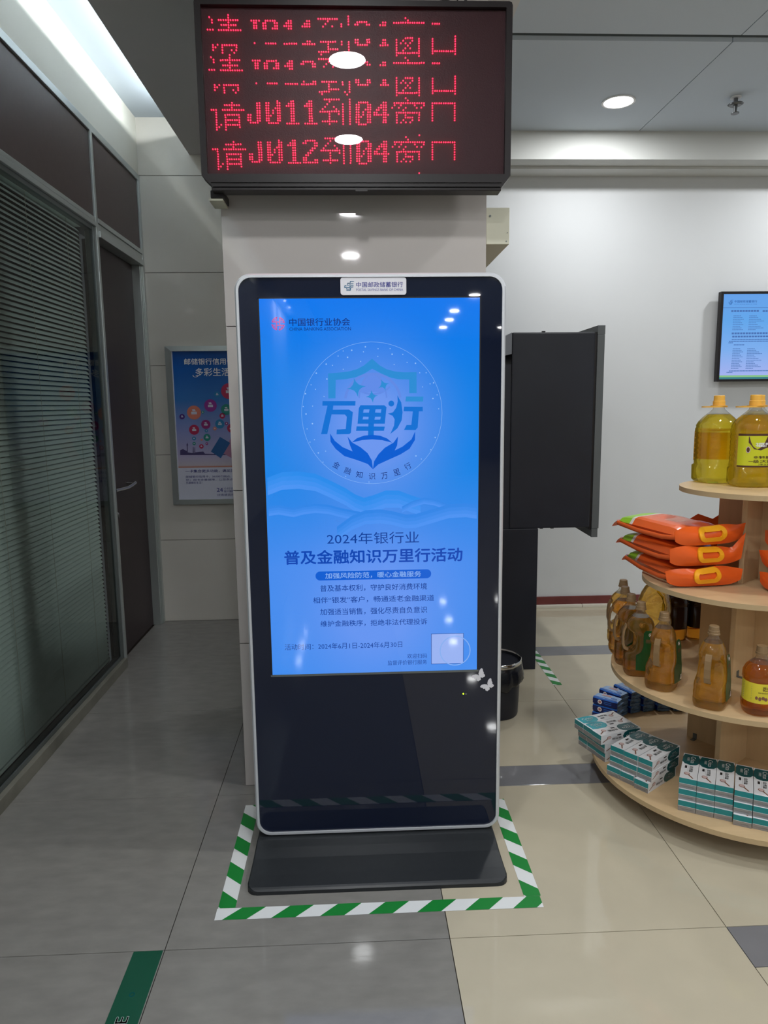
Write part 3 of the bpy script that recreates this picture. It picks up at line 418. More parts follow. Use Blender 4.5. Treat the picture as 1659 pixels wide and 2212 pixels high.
LED=[-902,4688,-902,5176,-902,5418,-900,4932,-888,5252,-888,5492,-886,4688,-886,4932,-886,5176,-886,5418,-872,4674,-872,4688,-872,5054,-872,5070,-872,5084,-872,5222,-872,5238,-872,5296,-872,5312,-872,5326,-872,5460,-872,5476,-870,4564,-870,4580,-870,4596,-870,4612,-870,4626,-870,4642,-870,4658,-870,4810,-870,4824,-870,4840,-870,4856,-870,4870,-870,4886,-870,4902,-870,4916,-870,4932,-870,5176,-868,5418,-856,5070,-856,5312,-854,4580,-854,4826,-842,5084,-842,5328,-840,4596,-840,4840,-830,5416,-828,4688,-828,5174,-828,5476,-826,4932,-826,5234,-814,4718,-814,5416,-814,5476,-812,4642,-812,4658,-812,4688,-812,4900,-812,4932,-812,4962,-812,5068,-812,5084,-812,5174,-812,5204,-812,5236,-812,5280,-812,5296,-812,5312,-812,5326,-812,5446,-810,4564,-810,4580,-810,4596,-810,4612,-810,4626,-810,4810,-810,4826,-810,4840,-810,4856,-810,4870,-810,4886,-810,5038,-810,5052,-798,4718,-798,4962,-798,5174,-798,5204,-798,5416,-798,5476,-796,4658,-796,4688,-796,4902,-796,4932,-796,5084,-796,5236,-796,5326,-796,5446,-794,4596,-794,4626,-794,4840,-794,4870,-782,4658,-782,4688,-782,4718,-782,4902,-782,4932,-782,4962,-782,5174,-782,5204,-782,5236,-782,5326,-782,5416,-782,5446,-782,5476,-780,4596,-780,4626,-780,4840,-780,4870,-780,5084,-768,5190,-768,5220,-768,5250,-768,5416,-766,4658,-766,4688,-766,4702,-766,4718,-766,4870,-766,4902,-766,4932,-766,4946,-766,4962,-766,5084,-766,5174,-766,5204,-766,5236,-766,5266,-766,5326,-766,5432,-766,5446,-766,5462,-766,5476,-766,5490,-766,5506,-764,4596,-764,4626,-764,4734,-764,4840,-764,4976,-752,4658,-752,4902,-752,5054,-752,5174,-752,5204,-752,5296,-752,5416,-752,5476,-750,4596,-750,4626,-750,4688,-750,4718,-750,4840,-750,4870,-750,4932,-750,4962,-750,5084,-750,5236,-750,5326,-750,5446,-736,4658,-736,4870,-736,4902,-736,4932,-736,5038,-736,5174,-736,5204,-736,5236,-736,5280,-736,5416,-736,5476,-734,4596,-734,4626,-734,4688,-734,4720,-734,4840,-734,4962,-734,5084,-734,5326,-734,5446,-722,4902,-722,5296,-720,4596,-720,4612,-720,4626,-720,4642,-720,4658,-720,4688,-720,4840,-720,4856,-720,4870,-720,4886,-720,4932,-720,5054,-720,5068,-720,5084,-720,5174,-720,5204,-720,5236,-720,5312,-720,5326,-720,5416,-720,5446,-720,5476,-718,4580,-718,4720,-718,4826,-718,4962,-706,5174,-706,5416,-706,5476,-704,4688,-704,4932,-704,5236,-690,4932,-690,5174,-690,5416,-688,4688,-662,4870,-662,4886,-660,4626,-660,4640,-660,4658,-660,4902,-646,4854,-646,4870,-646,4886,-644,4610,-644,4626,-644,4640,-644,4658,-644,4902,-630,4854,-628,4610,-618,5234,-618,5474,-616,4854,-614,4610,-602,5188,-602,5204,-602,5218,-602,5234,-602,5340,-602,5430,-602,5444,-602,5460,-602,5474,-600,4700,-600,4716,-600,4732,-600,4854,-600,4866,-600,4882,-600,4898,-600,4914,-600,4928,-600,4944,-600,4960,-600,4974,-600,5096,-598,4610,-598,4622,-598,4638,-598,4654,-598,4670,-598,4686,-588,5460,-586,5188,-586,5204,-586,5218,-586,5234,-586,5430,-586,5444,-586,5474,-584,4700,-584,4716,-584,4732,-584,4866,-584,4882,-584,4898,-584,4914,-584,4928,-584,4944,-584,4960,-584,4976,-582,4622,-582,4638,-582,4654,-582,4670,-582,4686,-572,5234,-568,5474,-542,5188,-542,5202,-542,5218,-542,5444,-542,5458,-540,4868,-540,4882,-540,4898,-540,4914,-540,4930,-540,4944,-540,4960,-540,4976,-540,5428,-538,4622,-538,4638,-538,4654,-538,4670,-538,4686,-538,4700,-538,4716,-538,4732,-528,5338,-528,5460,-526,4852,-526,4868,-526,4882,-526,4898,-526,4914,-526,4930,-526,4944,-526,4960,-526,5096,-526,5188,-526,5202,-526,5218,-526,5232,-526,5428,-526,5444,-526,5474,-524,4606,-524,4622,-524,4638,-524,4654,-524,4670,-524,4686,-524,4700,-524,4716,-524,4976,-522,4732,-512,4898,-512,5232,-512,5338,-512,5474,-510,4654,-510,4852,-510,5096,-508,4606,-496,4852,-496,4914,-496,4930,-496,5096,-496,5232,-496,5338,-496,5474,-494,4606,-494,4670,-494,4686,-482,5188,-482,5232,-482,5338,-482,5428,-480,4852,-480,4944,-480,5096,-480,5474,-478,4606,-478,4700,-468,5460,-466,4852,-466,4868,-466,4882,-466,4898,-466,4914,-466,4930,-466,4944,-466,4960,-466,4976,-466,4988,-466,5096,-466,5188,-466,5204,-466,5218,-466,5234,-466,5338,-466,5428,-466,5444,-466,5474,-464,4622,-464,4638,-464,4654,-464,4670,-464,4686,-464,4702,-464,4716,-464,4732,-464,4744,-462,4606,-452,4868,-452,4884,-452,4898,-452,4914,-452,4930,-452,4944,-452,4960,-452,4976,-452,5188,-452,5204,-452,5218,-452,5428,-452,5444,-452,5460,-448,4622,-448,4638,-448,4654,-448,4670,-448,4686,-448,4702,-448,4716,-448,4732,-408,5094,-408,5202,-408,5336,-406,4850,-406,4958,-406,5444,-404,4714,-402,4604,-392,4958,-392,4972,-392,5094,-392,5202,-392,5218,-392,5336,-392,5444,-392,5460,-390,4850,-388,4604,-388,4714,-388,4728,-378,5186,-378,5202,-378,5218,-378,5232,-378,5428,-378,5460,-378,5474,-376,4850,-376,4866,-376,4880,-376,4896,-376,4912,-376,4926,-376,4942,-376,4958,-376,4972,-376,4986,-376,5094,-376,5338,-376,5444,-372,4604,-372,4620,-372,4636,-372,4652,-372,4666,-372,4682,-372,4698,-372,4714,-372,4728,-372,4744,-362,4988,-362,5094,-362,5186,-362,5202,-362,5218,-362,5232,-362,5428,-362,5444,-362,5460,-362,5474,-360,4850,-360,4866,-360,4880,-360,4896,-360,4912,-360,4926,-360,4942,-360,4958,-360,4972,-360,5338,-358,4620,-358,4636,-358,4652,-358,4666,-358,4682,-358,4698,-358,4714,-358,4728,-358,4744,-356,4604,-346,5094,-344,4850,-344,5338,-342,4604,-332,5094,-330,4850,-330,5338,-326,4604,-302,4606,-302,4622,-302,4636,-302,4728,-302,5092,-302,5216,-288,4606,-288,5092,-288,5108,-288,5216,-288,5230,-288,5336,-288,5442,-286,4622,-286,4636,-286,4652,-286,4728,-286,4742,-286,4850,-286,4958,-274,5336,-274,5458,-272,4606,-272,4652,-272,4666,-272,4744,-272,4958,-272,4972,-272,5092,-272,5230,-272,5442,-270,4850,-258,4606,-258,5092,-258,5230,-258,5336,-258,5352,-258,5442,-258,5458,-258,5474,-256,4666,-256,4682,-256,4744,-256,4850,-256,4866,-256,4882,-256,4896,-256,4912,-256,4928,-256,4942,-256,4958,-256,4972,-256,4988,-244,5336,-242,4606,-242,4682,-242,4696,-242,4896,-242,4912,-242,4928,-242,4942,-242,4958,-242,4972,-242,4988,-242,5094,-242,5230,-242,5352,-242,5442,-242,5458,-242,5474,-240,4744,-240,4850,-240,4866,-240,4882,-228,5094,-228,5216,-228,5336,-226,4606,-226,4622,-226,4696,-226,4712,-226,4728,-226,4744,-226,5108,-226,5200,-226,5230,-224,4850,-212,4606,-212,4622,-212,4712,-212,4728,-212,5094,-212,5108,-212,5200,-212,5216,-212,5336,-210,4850,-186,5046,-186,5246,-184,4682,-184,4924,-184,5290,-184,5488,-170,4620,-170,4682,-170,4864,-170,5032,-170,5046,-170,5246,-170,5274,-170,5350,-168,4696,-168,4924,-168,4940,-168,5108,-168,5290,-168,5488,-156,4758,-156,5246,-154,4620,-154,4682,-154,4712,-154,4864,-154,4924,-154,5000,-154,5048,-154,5108,-154,5200,-154,5290,-154,5350,-154,5442,-152,4954,-152,5488,-140,4620,-140,4758,-140,5000,-140,5048,-140,5246,-138,4682,-138,4726,-138,4864,-138,4924,-138,4970,-138,5108,-138,5216,-138,5290,-138,5350,-138,5458,-138,5488,-124,4604,-124,4620,-124,4634,-124,4650,-124,4666,-124,4682,-124,4758,-124,4848,-124,4864,-124,4878,-124,4894,-124,4910,-124,4924,-124,5000,-124,5048,-124,5062,-124,5078,-124,5092,-124,5246,-122,4742,-122,4986,-122,5108,-122,5230,-122,5290,-122,5306,-122,5320,-122,5336,-122,5350,-122,5474,-122,5488,-110,5246,-108,4620,-108,4682,-108,4758,-108,4864,-108,4926,-108,5000,-108,5062,-108,5306,-108,5350,-108,5488,-106,5108,-94,4620,-94,4712,-94,4864,-94,4954,-94,5200,-94,5444,-92,4682,-92,4758,-92,4926,-92,5000,-92,5062,-92,5108,-92,5306,-92,5350,-92,5488,-78,4620,-78,4682,-78,4696,-78,4864,-78,4926,-78,4940,-78,5062,-76,4758,-76,5000,-76,5108,-76,5306,-76,5352,-76,5488,-62,4666,-62,4682,-62,4910,-62,4926,-62,5062,-62,5306,-62,5488,-60,4758,-60,5000,-34,4602,-34,4618,-34,4634,-34,4650,-34,4664,-34,4680,-34,4696,-34,4710,-34,4726,-34,4848,-34,4864,-34,4878,-34,4894,-34,4908,-34,4924,-34,4938,-34,4954,-34,4970,-34,5106,-34,5202,-34,5336,-34,5352,-34,5444,-34,5458,-32,5092,-18,5046,-18,5290,-4,5030,10,4604,12,4618,12,4634,12,4650,12,4666,12,4680,12,4696,12,4712,12,4726,12,4742,12,4758,12,4848,12,4864,12,4878,12,4894,12,4910,12,4924,12,4940,12,4954,12,4970,12,4984,12,5000,12,5046,12,5062,12,5076,12,5092,12,5108,12,5290,12,5304,12,5320,12,5336,12,5350,12,5456,12,5474,12,5488,12,5504,54,4616,54,4630,54,4646,54,4662,54,4860,54,4876,54,4890,56,4678,56,4694,56,4708,56,4724,56,4906,56,4922,56,4938,56,4952,56,4968,56,5106,56,5120,56,5348,56,5364,56,5456,70,4600,70,4616,70,4630,70,4646,70,4662,70,4678,70,4694,70,4710,70,4846,70,4860,70,4876,70,4892,70,4906,70,4922,70,4938,70,5090,70,5470,72,4724,72,4740,72,4952,72,4968,72,4982,72,5106,72,5120,72,5334,72,5348,72,5364,72,5456,86,4600,86,4646,86,4740,86,4846,86,4892,86,4982,86,5090,86,5472,88,5334,100,4600,100,4662,100,4678,100,4740,100,4906,100,4922,100,5090,100,5472,102,4846,102,4982,102,5334,116,4600,116,4694,116,4740,116,4846,116,4938,116,4982,116,5090,116,5228,116,5472,118,5334,130,4616,130,4632,130,4646,130,4662,130,4678,130,4740,130,4860,130,4876,130,4892,130,4906,130,4982,130,5472,132,4694,132,4710,132,4724,132,4922,132,4938,132,4952,132,4968,132,5090,132,5106,132,5120,132,5214,132,5230,132,5334,132,5364,132,5456,134,5350,146,4616,146,4632,146,4646,146,4662,146,4678,146,4694,146,4860,146,4876,146,4892,146,4906,146,4922,146,5120,146,5366,148,4710,148,4724,148,4938,148,4952,148,4968,148,5106,148,5214,148,5350,148,5456,174,4662,174,4676,174,4906,174,4920,188,4676,190,4662,190,4692,190,4906,190,4920,190,4936,204,4662,204,4692,204,4708,204,4906,204,4936,204,4950,218,5212,220,4662,220,4708,220,4722,220,4906,220,4950,220,4966,220,5090,220,5332,220,5454,234,4614,234,4630,234,4662,234,4860,236,4646,236,4676,236,4692,236,4708,236,4722,236,4738,236,4874,236,4890,236,4906,236,4920,236,4936,236,4952,236,4966,236,4982,236,5090,236,5104,236,5120,236,5212,236,5228,236,5332,236,5348,238,5364,238,5454,238,5470,250,4614,250,4630,250,4646,250,4662,250,4676,250,4692,250,4860,250,4874,250,4890,250,4906,250,4920,250,5104,250,5120,250,5212,250,5228,252,4708,252,4722,252,4738,252,4936,252,4952,252,4966,252,4982,252,5090,252,5334,252,5348,252,5364,252,5454,254,5470,266,4662,266,4906,268,5090,268,5334,294,4706,294,4950,308,4736,308,4980,308,5226,310,4722,310,4966,310,5468,322,4674,322,4736,322,4920,324,4614,324,4628,324,4644,324,4660,324,4858,324,4874,324,4890,324,4904,324,4980,324,5028,324,5044,324,5058,324,5074,324,5088,324,5104,324,5118,324,5134,324,5226,326,5272,326,5288,326,5304,326,5318,326,5334,326,5350,326,5366,326,5468,338,4674,338,4706,338,4736,338,4920,338,4950,338,4980,338,5226,340,5042,340,5286,340,5468,352,4614,352,4676,352,4722,352,4858,352,4920,352,4966,354,4736,354,4980,354,5042,354,5104,354,5226,354,5286,354,5346,356,5470,368,4628,368,4676,368,4690,368,4736,368,4874,368,4920,368,4936,368,4980,368,5042,368,5058,368,5118,370,5226,370,5286,370,5302,370,5362,370,5470,382,4644,382,4660,382,4676,382,4706,382,4890,382,4904,382,4920,384,4614,384,4736,384,4768,384,4860,384,4950,384,4980,384,5010,384,5042,384,5074,384,5104,384,5134,384,5226,384,5258,384,5286,384,5316,386,5346,386,5376,386,5470,386,5498,398,4644,398,4676,398,4736,398,4752,398,4890,398,4920,398,4980,398,4996,398,5042,398,5088,398,5134,400,5226,400,5242,400,5286,400,5332,400,5378,402,5470,402,5484,412,4614,412,4644,412,4676,412,4890,412,4920,414,4736,414,4860,414,4980,414,5042,414,5074,414,5104,414,5134,414,5226,414,5286,416,5316,416,5348,416,5378,416,5470,428,4628,428,4644,428,4676,428,4874,428,4890,428,4920,428,5042,430,4736,430,4980,430,5118,430,5134,430,5226,430,5288,430,5362,430,5378,432,5470,442,4676,442,4920,444,4722,444,4736,444,4966,444,4980,444,5042,444,5288,446,5226,446,5470,458,4676,458,4706,458,4920,458,4950,458,5044,460,4736,460,4980,460,5226,460,5288,462,5470,472,4540,472,4628,472,4644,472,4660,472,4676,472,4874,472,4890,474,4736,474,4780,474,4906,474,4920,474,4980,474,5028,474,5044,474,5058,474,5074,474,5088,474,5104,474,5120,474,5134,474,5270,474,5286,474,5300,474,5316,474,5330,474,5346,474,5360,474,5374,476,5226,476,5470,488,4706,488,4952,490,4736,490,4980,490,5228,492,5470,504,4722,506,4736,506,4966,506,4980,506,5228,506,5470,562,4628,562,4642,562,4658,562,4674,562,4688,562,4704,562,4720,562,4736,562,4872,562,4888,562,4904,562,4918,562,4934,562,4950,562,4964,562,4980,564,5042,564,5056,564,5072,564,5086,564,5102,564,5116,564,5132,564,5226,564,5286,564,5300,564,5314,564,5330,564,5344,564,5360,564,5374,564,5466,578,4736,578,4980,578,5226,580,5056,580,5300,580,5466,592,4736,592,4980,594,5056,594,5226,594,5300,594,5466,608,4736,608,4980,608,5226,608,5466,610,5056,610,5300,622,4736,622,4980,624,5056,624,5300,638,4736,638,4980,638,5300,640,5056,652,4736,652,4980,654,5056,654,5300,668,4736,668,4980,668,5056,668,5300,682,4736,682,4980,684,5056,684,5300,696,4980,698,4736,698,5056,698,5300,712,4628,712,4642,712,4658,712,4674,712,4690,712,4704,712,4720,712,4736,712,4874,712,4888,712,4904,712,4920,712,4934,712,4950,712,4964,712,4980,714,5040,714,5056,714,5072,714,5086,714,5102,714,5116,714,5132,714,5146,714,5284,714,5300,714,5314,714,5330,714,5344,714,5360,714,5374,714,5390]

# ================================================================ THE SETTING
XL, YE, YR, XR, YB = -1.358, 4.949, 5.09, 6.0, -15.0
fl = structure('floor', MB().box(XL-0.1, XR, YB, YR+0.1, -0.12, -0.010, 'grout'))
G = 0.0012
def tile(x0, x1, y0, y1, mt, z=0.0):
    MB().box(x0+G, x1-G, y0+G, y1-G, -0.010, z, mt, 0.0006).build('tile', fl)
L0, Y0, T = -0.5533, 1.8189, 0.8
xs = [XL-0.05, L0, L0+T, L0+2*T, L0+3*T, L0+4*T, L0+5*T, XR]
ys = [Y0-0.8*k for k in range(7, 0, -1)]+[Y0+0.8*k for k in range(0, 5)]+[YR+0.05]
for i in range(len(xs)-1):
    for j in range(len(ys)-1):
        x0, x1, a, b = xs[i], xs[i+1], ys[j], ys[j+1]
        if i < 2: tile(x0, x1, a, b, 'grey_tile'); continue
        near = lambda q, t: abs(q-t) < 0.01
        if near(a, Y0+T) and True: tile(x0, x1, a, a+0.155, 'strip_tile'); tile(x0, x1, a+0.155, b, 'beige_tile')
        elif near(b, Y0+3*T): tile(x0, x1, a, b-0.155, 'beige_tile'); tile(x0, x1, b-0.155, b, 'strip_tile')
        elif near(b, Y0) and i >= 3: tile(x0, x1, a, b-0.15, 'beige_tile'); tile(x0, x1, b-0.15, b, 'strip_tile')
        else: tile(x0, x1, a, b, 'beige_tile')
MB().box(XL-0.05, L0+T, YB, ys[0]-G, -0.01, 0, 'grey_tile').build('floor_covering', fl)
MB().box(L0+T+G, XR, YB, ys[0]-G, -0.01, 0, 'beige_tile').build('floor_covering', fl)

# end wall beside the office, clad in tall tiles
we = structure('wall_end', MB().box(XL-0.06, 0.6, YE+0.012, YE+0.14, 0, 3.45, 'joint_dark'))
zz = [0, 0.582, 1.173, 1.771, 2.370, 2.974, 3.40]
for a, b in zip(zz[:-1], zz[1:]):
    MB().box(XL-0.02, -0.32, YE, YE+0.012, a+0.0015, b-0.0015, 'wall_tile', 0.001).build('tile', we)
    MB().box(-0.317, 0.6, YE, YE+0.012, a+0.0015, b-0.0015, 'wall_tile', 0.001).build('tile', we)
# column behind the kiosk
co = structure('column', MB().box(-0.445, 0.482, 2.698, 3.52, 0, BEAM_Z+0.02, 'joint_dark'))
zc = [0, 0.590, 1.186, 1.785, 2.385, BEAM_Z]
for a, b in zip(zc[:-1], zc[1:]):
    MB().box(-0.456, 0.490, 2.686, 2.698, a+0.0015, b-0.0015, 'column_tile', 0.001).build('tile', co)
    MB().box(-0.456, -0.445, 2.6985, 3.52, a+0.0015, b-0.0015, 'column_tile', 0.001).build('tile', co)
    MB().box(0.482, 0.490, 2.6985, 3.52, a+0.0015, b-0.0015, 'column_tile', 0.001).build('tile', co)
# right-hand back wall, bulkhead and ceiling
structure('wall_back', MB().box(0.4, XR, YR, YR+0.12, 0, 3.5, 'wall_white'))
structure('wall_back_return', MB().box(0.4, 0.5, YE+0.14, YR, 0, 3.5, 'wall_white'))
structure('trim_1', MB().box(0.6, XR, 4.80, YR, 3.03, 3.45, 'bulkhead'))
structure('trim_2', MB().box(0.6, XR, 4.93, YR, 3.012, 3.03, 'bulkhead'))
bb = structure('baseboard_back', MB().box(0.5, XR, YR-0.012, YR, 0.012, 0.078, 'baseboard_red', 0.003))
MB().box(0.5, 1.66, YR-0.045, YR-0.013, 0.0, 0.020, 'trunking', 0.003).build('cable_cover', bb)
MB().box(1.663, XR, YR-0.045, YR-0.013, 0.0, 0.020, 'trunking', 0.003).build('cable_cover', bb)
structure('wall_right', MB().box(XR, XR+0.1, YB, YR+0.1, 0, 3.5, 'wall_white'))
structure('wall_front', MB().box(XL-0.1, XR+0.1, YB-0.1, YB, 0, 3.5, 'hall_end'))
ce = structure('ceiling', MB().box(0.70, XR, 3.66, YR, CEIL_Z+0.02, CEIL_Z+0.12, 'alu_dark').box(0.70, XR, YB, 3.585, CEIL_Z+0.012, CEIL_Z+0.12, 'alu_dark').box(0.70, XR, 3.585, 3.66, CEIL_Z+0.04, CEIL_Z+0.12, 'ceiling_paint').box(XL-0.1, -0.70, YB, YE, 3.325, 3.42, 'ceiling_paint').box(-1.04, 0.70, YB, -6.0, CEIL_Z+0.01, CEIL_Z+0.1, 'ceiling_paint'))
for x0, x1 in ((0.703, 1.848), (1.853, 3.05), (3.055, 4.3), (4.305, XR)):
    MB().box(x0, x1, 3.662, 4.85, CEIL_Z, CEIL_Z+0.02, 'ceiling_paint').build('panel', ce)
    yy = [3.583, 2.4, 1.2, 0.0, -1.2, -3.6, -7.2, -11, YB]
    for b, a in zip(yy[:-1], yy[1:]): MB().box(x0, x1, a+0.003, b-0.002, CEIL_Z-0.008, CEIL_Z+0.012, 'ceiling_paint').build('panel', ce)
structure('beam', MB().box(-1.026, 0.700, -6.0, 4.949, BEAM_Z, BEAM_Z+0.09, 'beam_paint').box(-1.026, -1.006, -6.0, 4.949, BEAM_Z+0.09, 3.224, 'beam_paint').box(-0.76, 0.70, -6.0, 4.949, BEAM_Z+0.09, 3.42, 'beam_paint'))
structure('beam_side', MB().box(-1.03, -0.70, YB, -6.0, 3.10, 3.42, 'ceiling_paint'))
cv = thing('cove_light', 'white glowing cove light strip hidden above the soffit at upper left', 'light', (-0.93, -2.0, 3.19))
MB().box(-0.96, -0.90, -13.9, 4.9, 3.19, 3.205, 'white_ring').build('channel', cv, world=True)
MB().box(-0.958, -0.935, -5.9, 4.88, 3.206, 3.236, 'strip_glow').build('diffuser', cv, world=True)
la = bpy.data.lights.new('cove_lamp', 'AREA'); la.shape = 'RECTANGLE'; la.size = 10.5; la.size_y = 0.008; la.energy = COVE_W; la.color = (0.90, 0.98, 1.0)
lo = bpy.data.objects.new('cove_lamp', la); C.objects.link(lo); lo.location = (-0.965, -0.6, 3.2325)
lo.rotation_euler = Matrix(((0, 0, 1), (1, 0, 0), (0, 1, 0))).to_euler(); lo.parent = None

# left wall: aluminium office partition with dark panels, door and blinds behind glass
wl = structure('wall_left', MB().box(XL-0.12, XL, YB, YE+0.05, 2.973, 3.40, 'cream').box(XL-0.12, XL, YB, 0.6, 0, 2.973, 'wall_white').box(XL-0.12, XL-0.02, 0.6, YE+0.05, 2.44, 2.973, 'alu_dark'))
MB().box(XL-0.014, XL-0.004, 0.62, 4.062, 2.503, 2.935, 'brown_panel', 0.002).build('panel', wl)
MB().box(XL-0.014, XL-0.004, 4.096, 4.905, 2.503, 2.935, 'brown_panel', 0.002).build('panel', wl)
for nm, b in (('top_rail', (XL-0.02, XL+0.006, 0.6, YE, 2.935, 2.973)), ('mid_rail', (XL-0.03, XL+0.008, 0.6, 4.06, 2.452, 2.475)), ('mid_rail', (XL-0.03, XL+0.004, 0.6, 4.06, 2.478, 2.500)), ('mullion', (XL-0.05, XL+0.006, 4.064, 4.094, 0.0, 2.935)),
              ('end_post', (XL-0.05, XL+0.006, 4.908, 4.948, 0.0, 2.935)), ('door_head', (XL-0.07, XL+0.010, 4.096, 4.906, 2.478, 2.503)), ('door_head', (XL-0.07, XL+0.004, 4.096, 4.906, 2.440, 2.476)), ('door_head', (XL-0.07, XL+0.016, 4.096, 4.906, 2.405, 2.438)),
              ('door_jamb', (XL-0.07, XL-0.004, 4.870, 4.890, 0.0, 2.405)), ('door_jamb', (XL-0.07, XL+0.002, 4.892, 4.906, 0.0, 2.405)), ('door_jamb', (XL-0.07, XL-0.006, 4.096, 4.112, 0.0, 2.405))):
    MB().box(*b, 'alu', 0.002).build(nm, wl)
MB().box(XL-0.05, XL+0.016, 0.6, 4.064, 0.0, 0.055, 'kick', 0.002).build('kick_plate', wl)
d1 = structure('door_1', MB().box(XL-0.095, XL-0.055, 4.114, 4.868, 0.008, 2.403, 'door_brown', 0.002))
dh = MB(); xd = XL-0.055
dh.tube([(xd, 4.48, 1.035), (xd+0.05, 4.48, 1.035)], 0.011, 'chrome', 10)
dh.tube([(xd+0.05, 4.49, 1.035), (xd+0.048, 4.42, 1.025), (xd+0.042, 4.36, 1.018), (xd+0.036, 4.28, 1.02), (xd+0.028, 4.18, 1.022)], 0.0105, 'chrome', 10)
dh.prism(circ(4.20, 1.02, 0.026), FX(xd), FX(xd+0.008), 'chrome')
dh.build('door_handle', d1)
MB().prism(circ(4.20, 0.90, 0.022), FX(xd), FX(xd+0.01), 'chrome').tube([(xd+0.008, 4.20, 0.90), (xd+0.03, 4.20, 0.885), (xd+0.028, 4.20, 0.86)], 0.005, 'chrome').build('lock', d1)
win = structure('window_1', MB().box(XL-0.045, XL-0.002, 4.030, 4.062, 0.056, 2.452, 'alu_dark', 0.002).box(XL-0.045, XL-0.006, 0.6, 4.03, 2.43, 2.452, 'alu_dark').box(XL-0.045, XL-0.006, 0.6, 4.03, 0.056, 0.075, 'alu_dark'))
MB().quad((XL-0.012, 0.6, 0.075), (XL-0.012, 4.03, 0.075), (XL-0.012, 4.03, 2.43), (XL-0.012, 0.6, 2.43), 'window_glass').build('pane', win)
structure('wall_office_interior', MB().box(XL-1.5, XL-1.4, 0.4, YE, 0, 2.9, 'office_dark').box(XL-1.4, XL-0.12, 0.4, 0.5, 0, 2.9, 'office_dark').box(XL-1.4, XL-0.12, 4.05, 4.15, 0, 2.9, 'office_dark').box(XL-1.4, XL-0.12, 0.5, 4.05, -0.05, 0, 'office_dark').box(XL-1.4, XL-0.12, 0.5, 4.05, 2.6, 2.7, 'office_dark'))
vb = thing('venetian_blind', 'grey green venetian blind lowered behind the glass of the office partition', 'blind', (XL-0.060, 2.28, 0.09))
sm = MB()
prof = []
for i in range(5):
    t = i/4.0-0.5; a = math.radians(50)
    px_, pz_ = t*0.0265, 0.0016*(1-4*t*t)
    prof.append((px_*cos(a)+pz_*sin(a), -px_*sin(a)+pz_*cos(a)))
V = []
for y in (-1.68, 1.685): V += [(p[0], y, p[1]) for p in prof]
sm.add(V, [(i, i+1, 6+i, 5+i) for i in range(4)], 'slat', True)
sme = sm.mesh('slat')
nsl = 102
for k in range(nsl):
    s = bpy.data.objects.new('slat', sme); C.objects.link(s); s.parent = vb; s.location = (0, 0, 0.02+k*0.0228)
MB().box(-0.018, 0.018, -1.68, 1.685, nsl*0.0228+0.012, nsl*0.0228+0.04, 'slat', 0.003).build('head_rail', vb)
MB().box(-0.012, 0.012, -1.68, 1.685, -0.012, 0.004, 'slat', 0.003).build('bottom_rail', vb)
for y in (-1.1, -0.45, 0.05, 0.28, 0.62, 1.05, 1.5):
    MB().tube([(0.013, y, 0.0), (0.013, y, nsl*0.0228+0.02)], 0.0009, 'trunking', 5).build('ladder_cord', vb)

# ---------------------------------------------------------------- ceiling fittings
dl_i = {'n': 0}
def downlight(x, y, z, r, label, watts):
    d = thing('downlight', label, 'ceiling light', (x, y, z), group='round downlights in the ceiling')
    MB().ring(circ(0, 0, r+0.012, 32), circ(0, 0, r, 32), FZ(-0.005), FZ(0.0005), 'white_ring').build('trim_ring', d)
    MB().poly(circ(0, 0, r, 32), FZ(-0.0015), 'lamp_glow').build('diffuser', d)
    l = bpy.data.lights.new('downlight_lamp', 'AREA'); l.shape = 'DISK'; l.size = r*2; l.energy = watts; l.color = (0.97, 0.99, 1.0)
    o = bpy.data.objects.new('downlight_lamp', l); C.objects.link(o); o.location = (x, y, z-0.006); o.parent = None
for i, (x, y) in enumerate(BEAM_LIGHTS): downlight(x, y, BEAM_Z-0.001, 0.085, 'round white downlight in the beam over the kiosk', DOWNLIGHT_W)
for i, (x, y) in enumerate(HALL_LIGHTS):
    zc_ = 3.325 if x < -0.7 else CEIL_Z-(0.0 if y > 3.66 else 0.008)
    if x < -0.7: zc_ = 3.325
    downlight(x, y, zc_-0.001, 0.082, 'bright round downlight in the right ceiling above the back wall' if i == 0 else 'round white downlight in the hall ceiling', DOWNLIGHT_W*1.15)
sp = thing('sprinkler', 'small metal fire sprinkler hanging from the ceiling at top right', 'sprinkler', (2.20, 4.28, CEIL_Z))
MB().tube([(0, 0, 0), (0, 0, -0.05)], 0.012, 'sprinkler_metal').loft([(-0.001, .03, .03, 2, 0, 0), (-0.008, .03, .03, 2, 0, 0)], 'white_ring').build('stem', sp)
MB().loft([(-0.036, .038, .038, 2, 0, 0), (-0.040, .042, .042, 2, 0, 0), (-0.048, .030, .030, 2, 0, 0)], 'sprinkler_metal').build('deflector', sp)
MB().loft([(-0.05, .011, .011, 2, 0, 0), (-0.085, .008, .008, 2, 0, 0)], 'sprinkler_metal').loft([(-0.085, .022, .022, 2, 0, 0), (-0.090, .022, .022, 2, 0, 0)], 'sprinkler_metal').build('nozzle', sp)

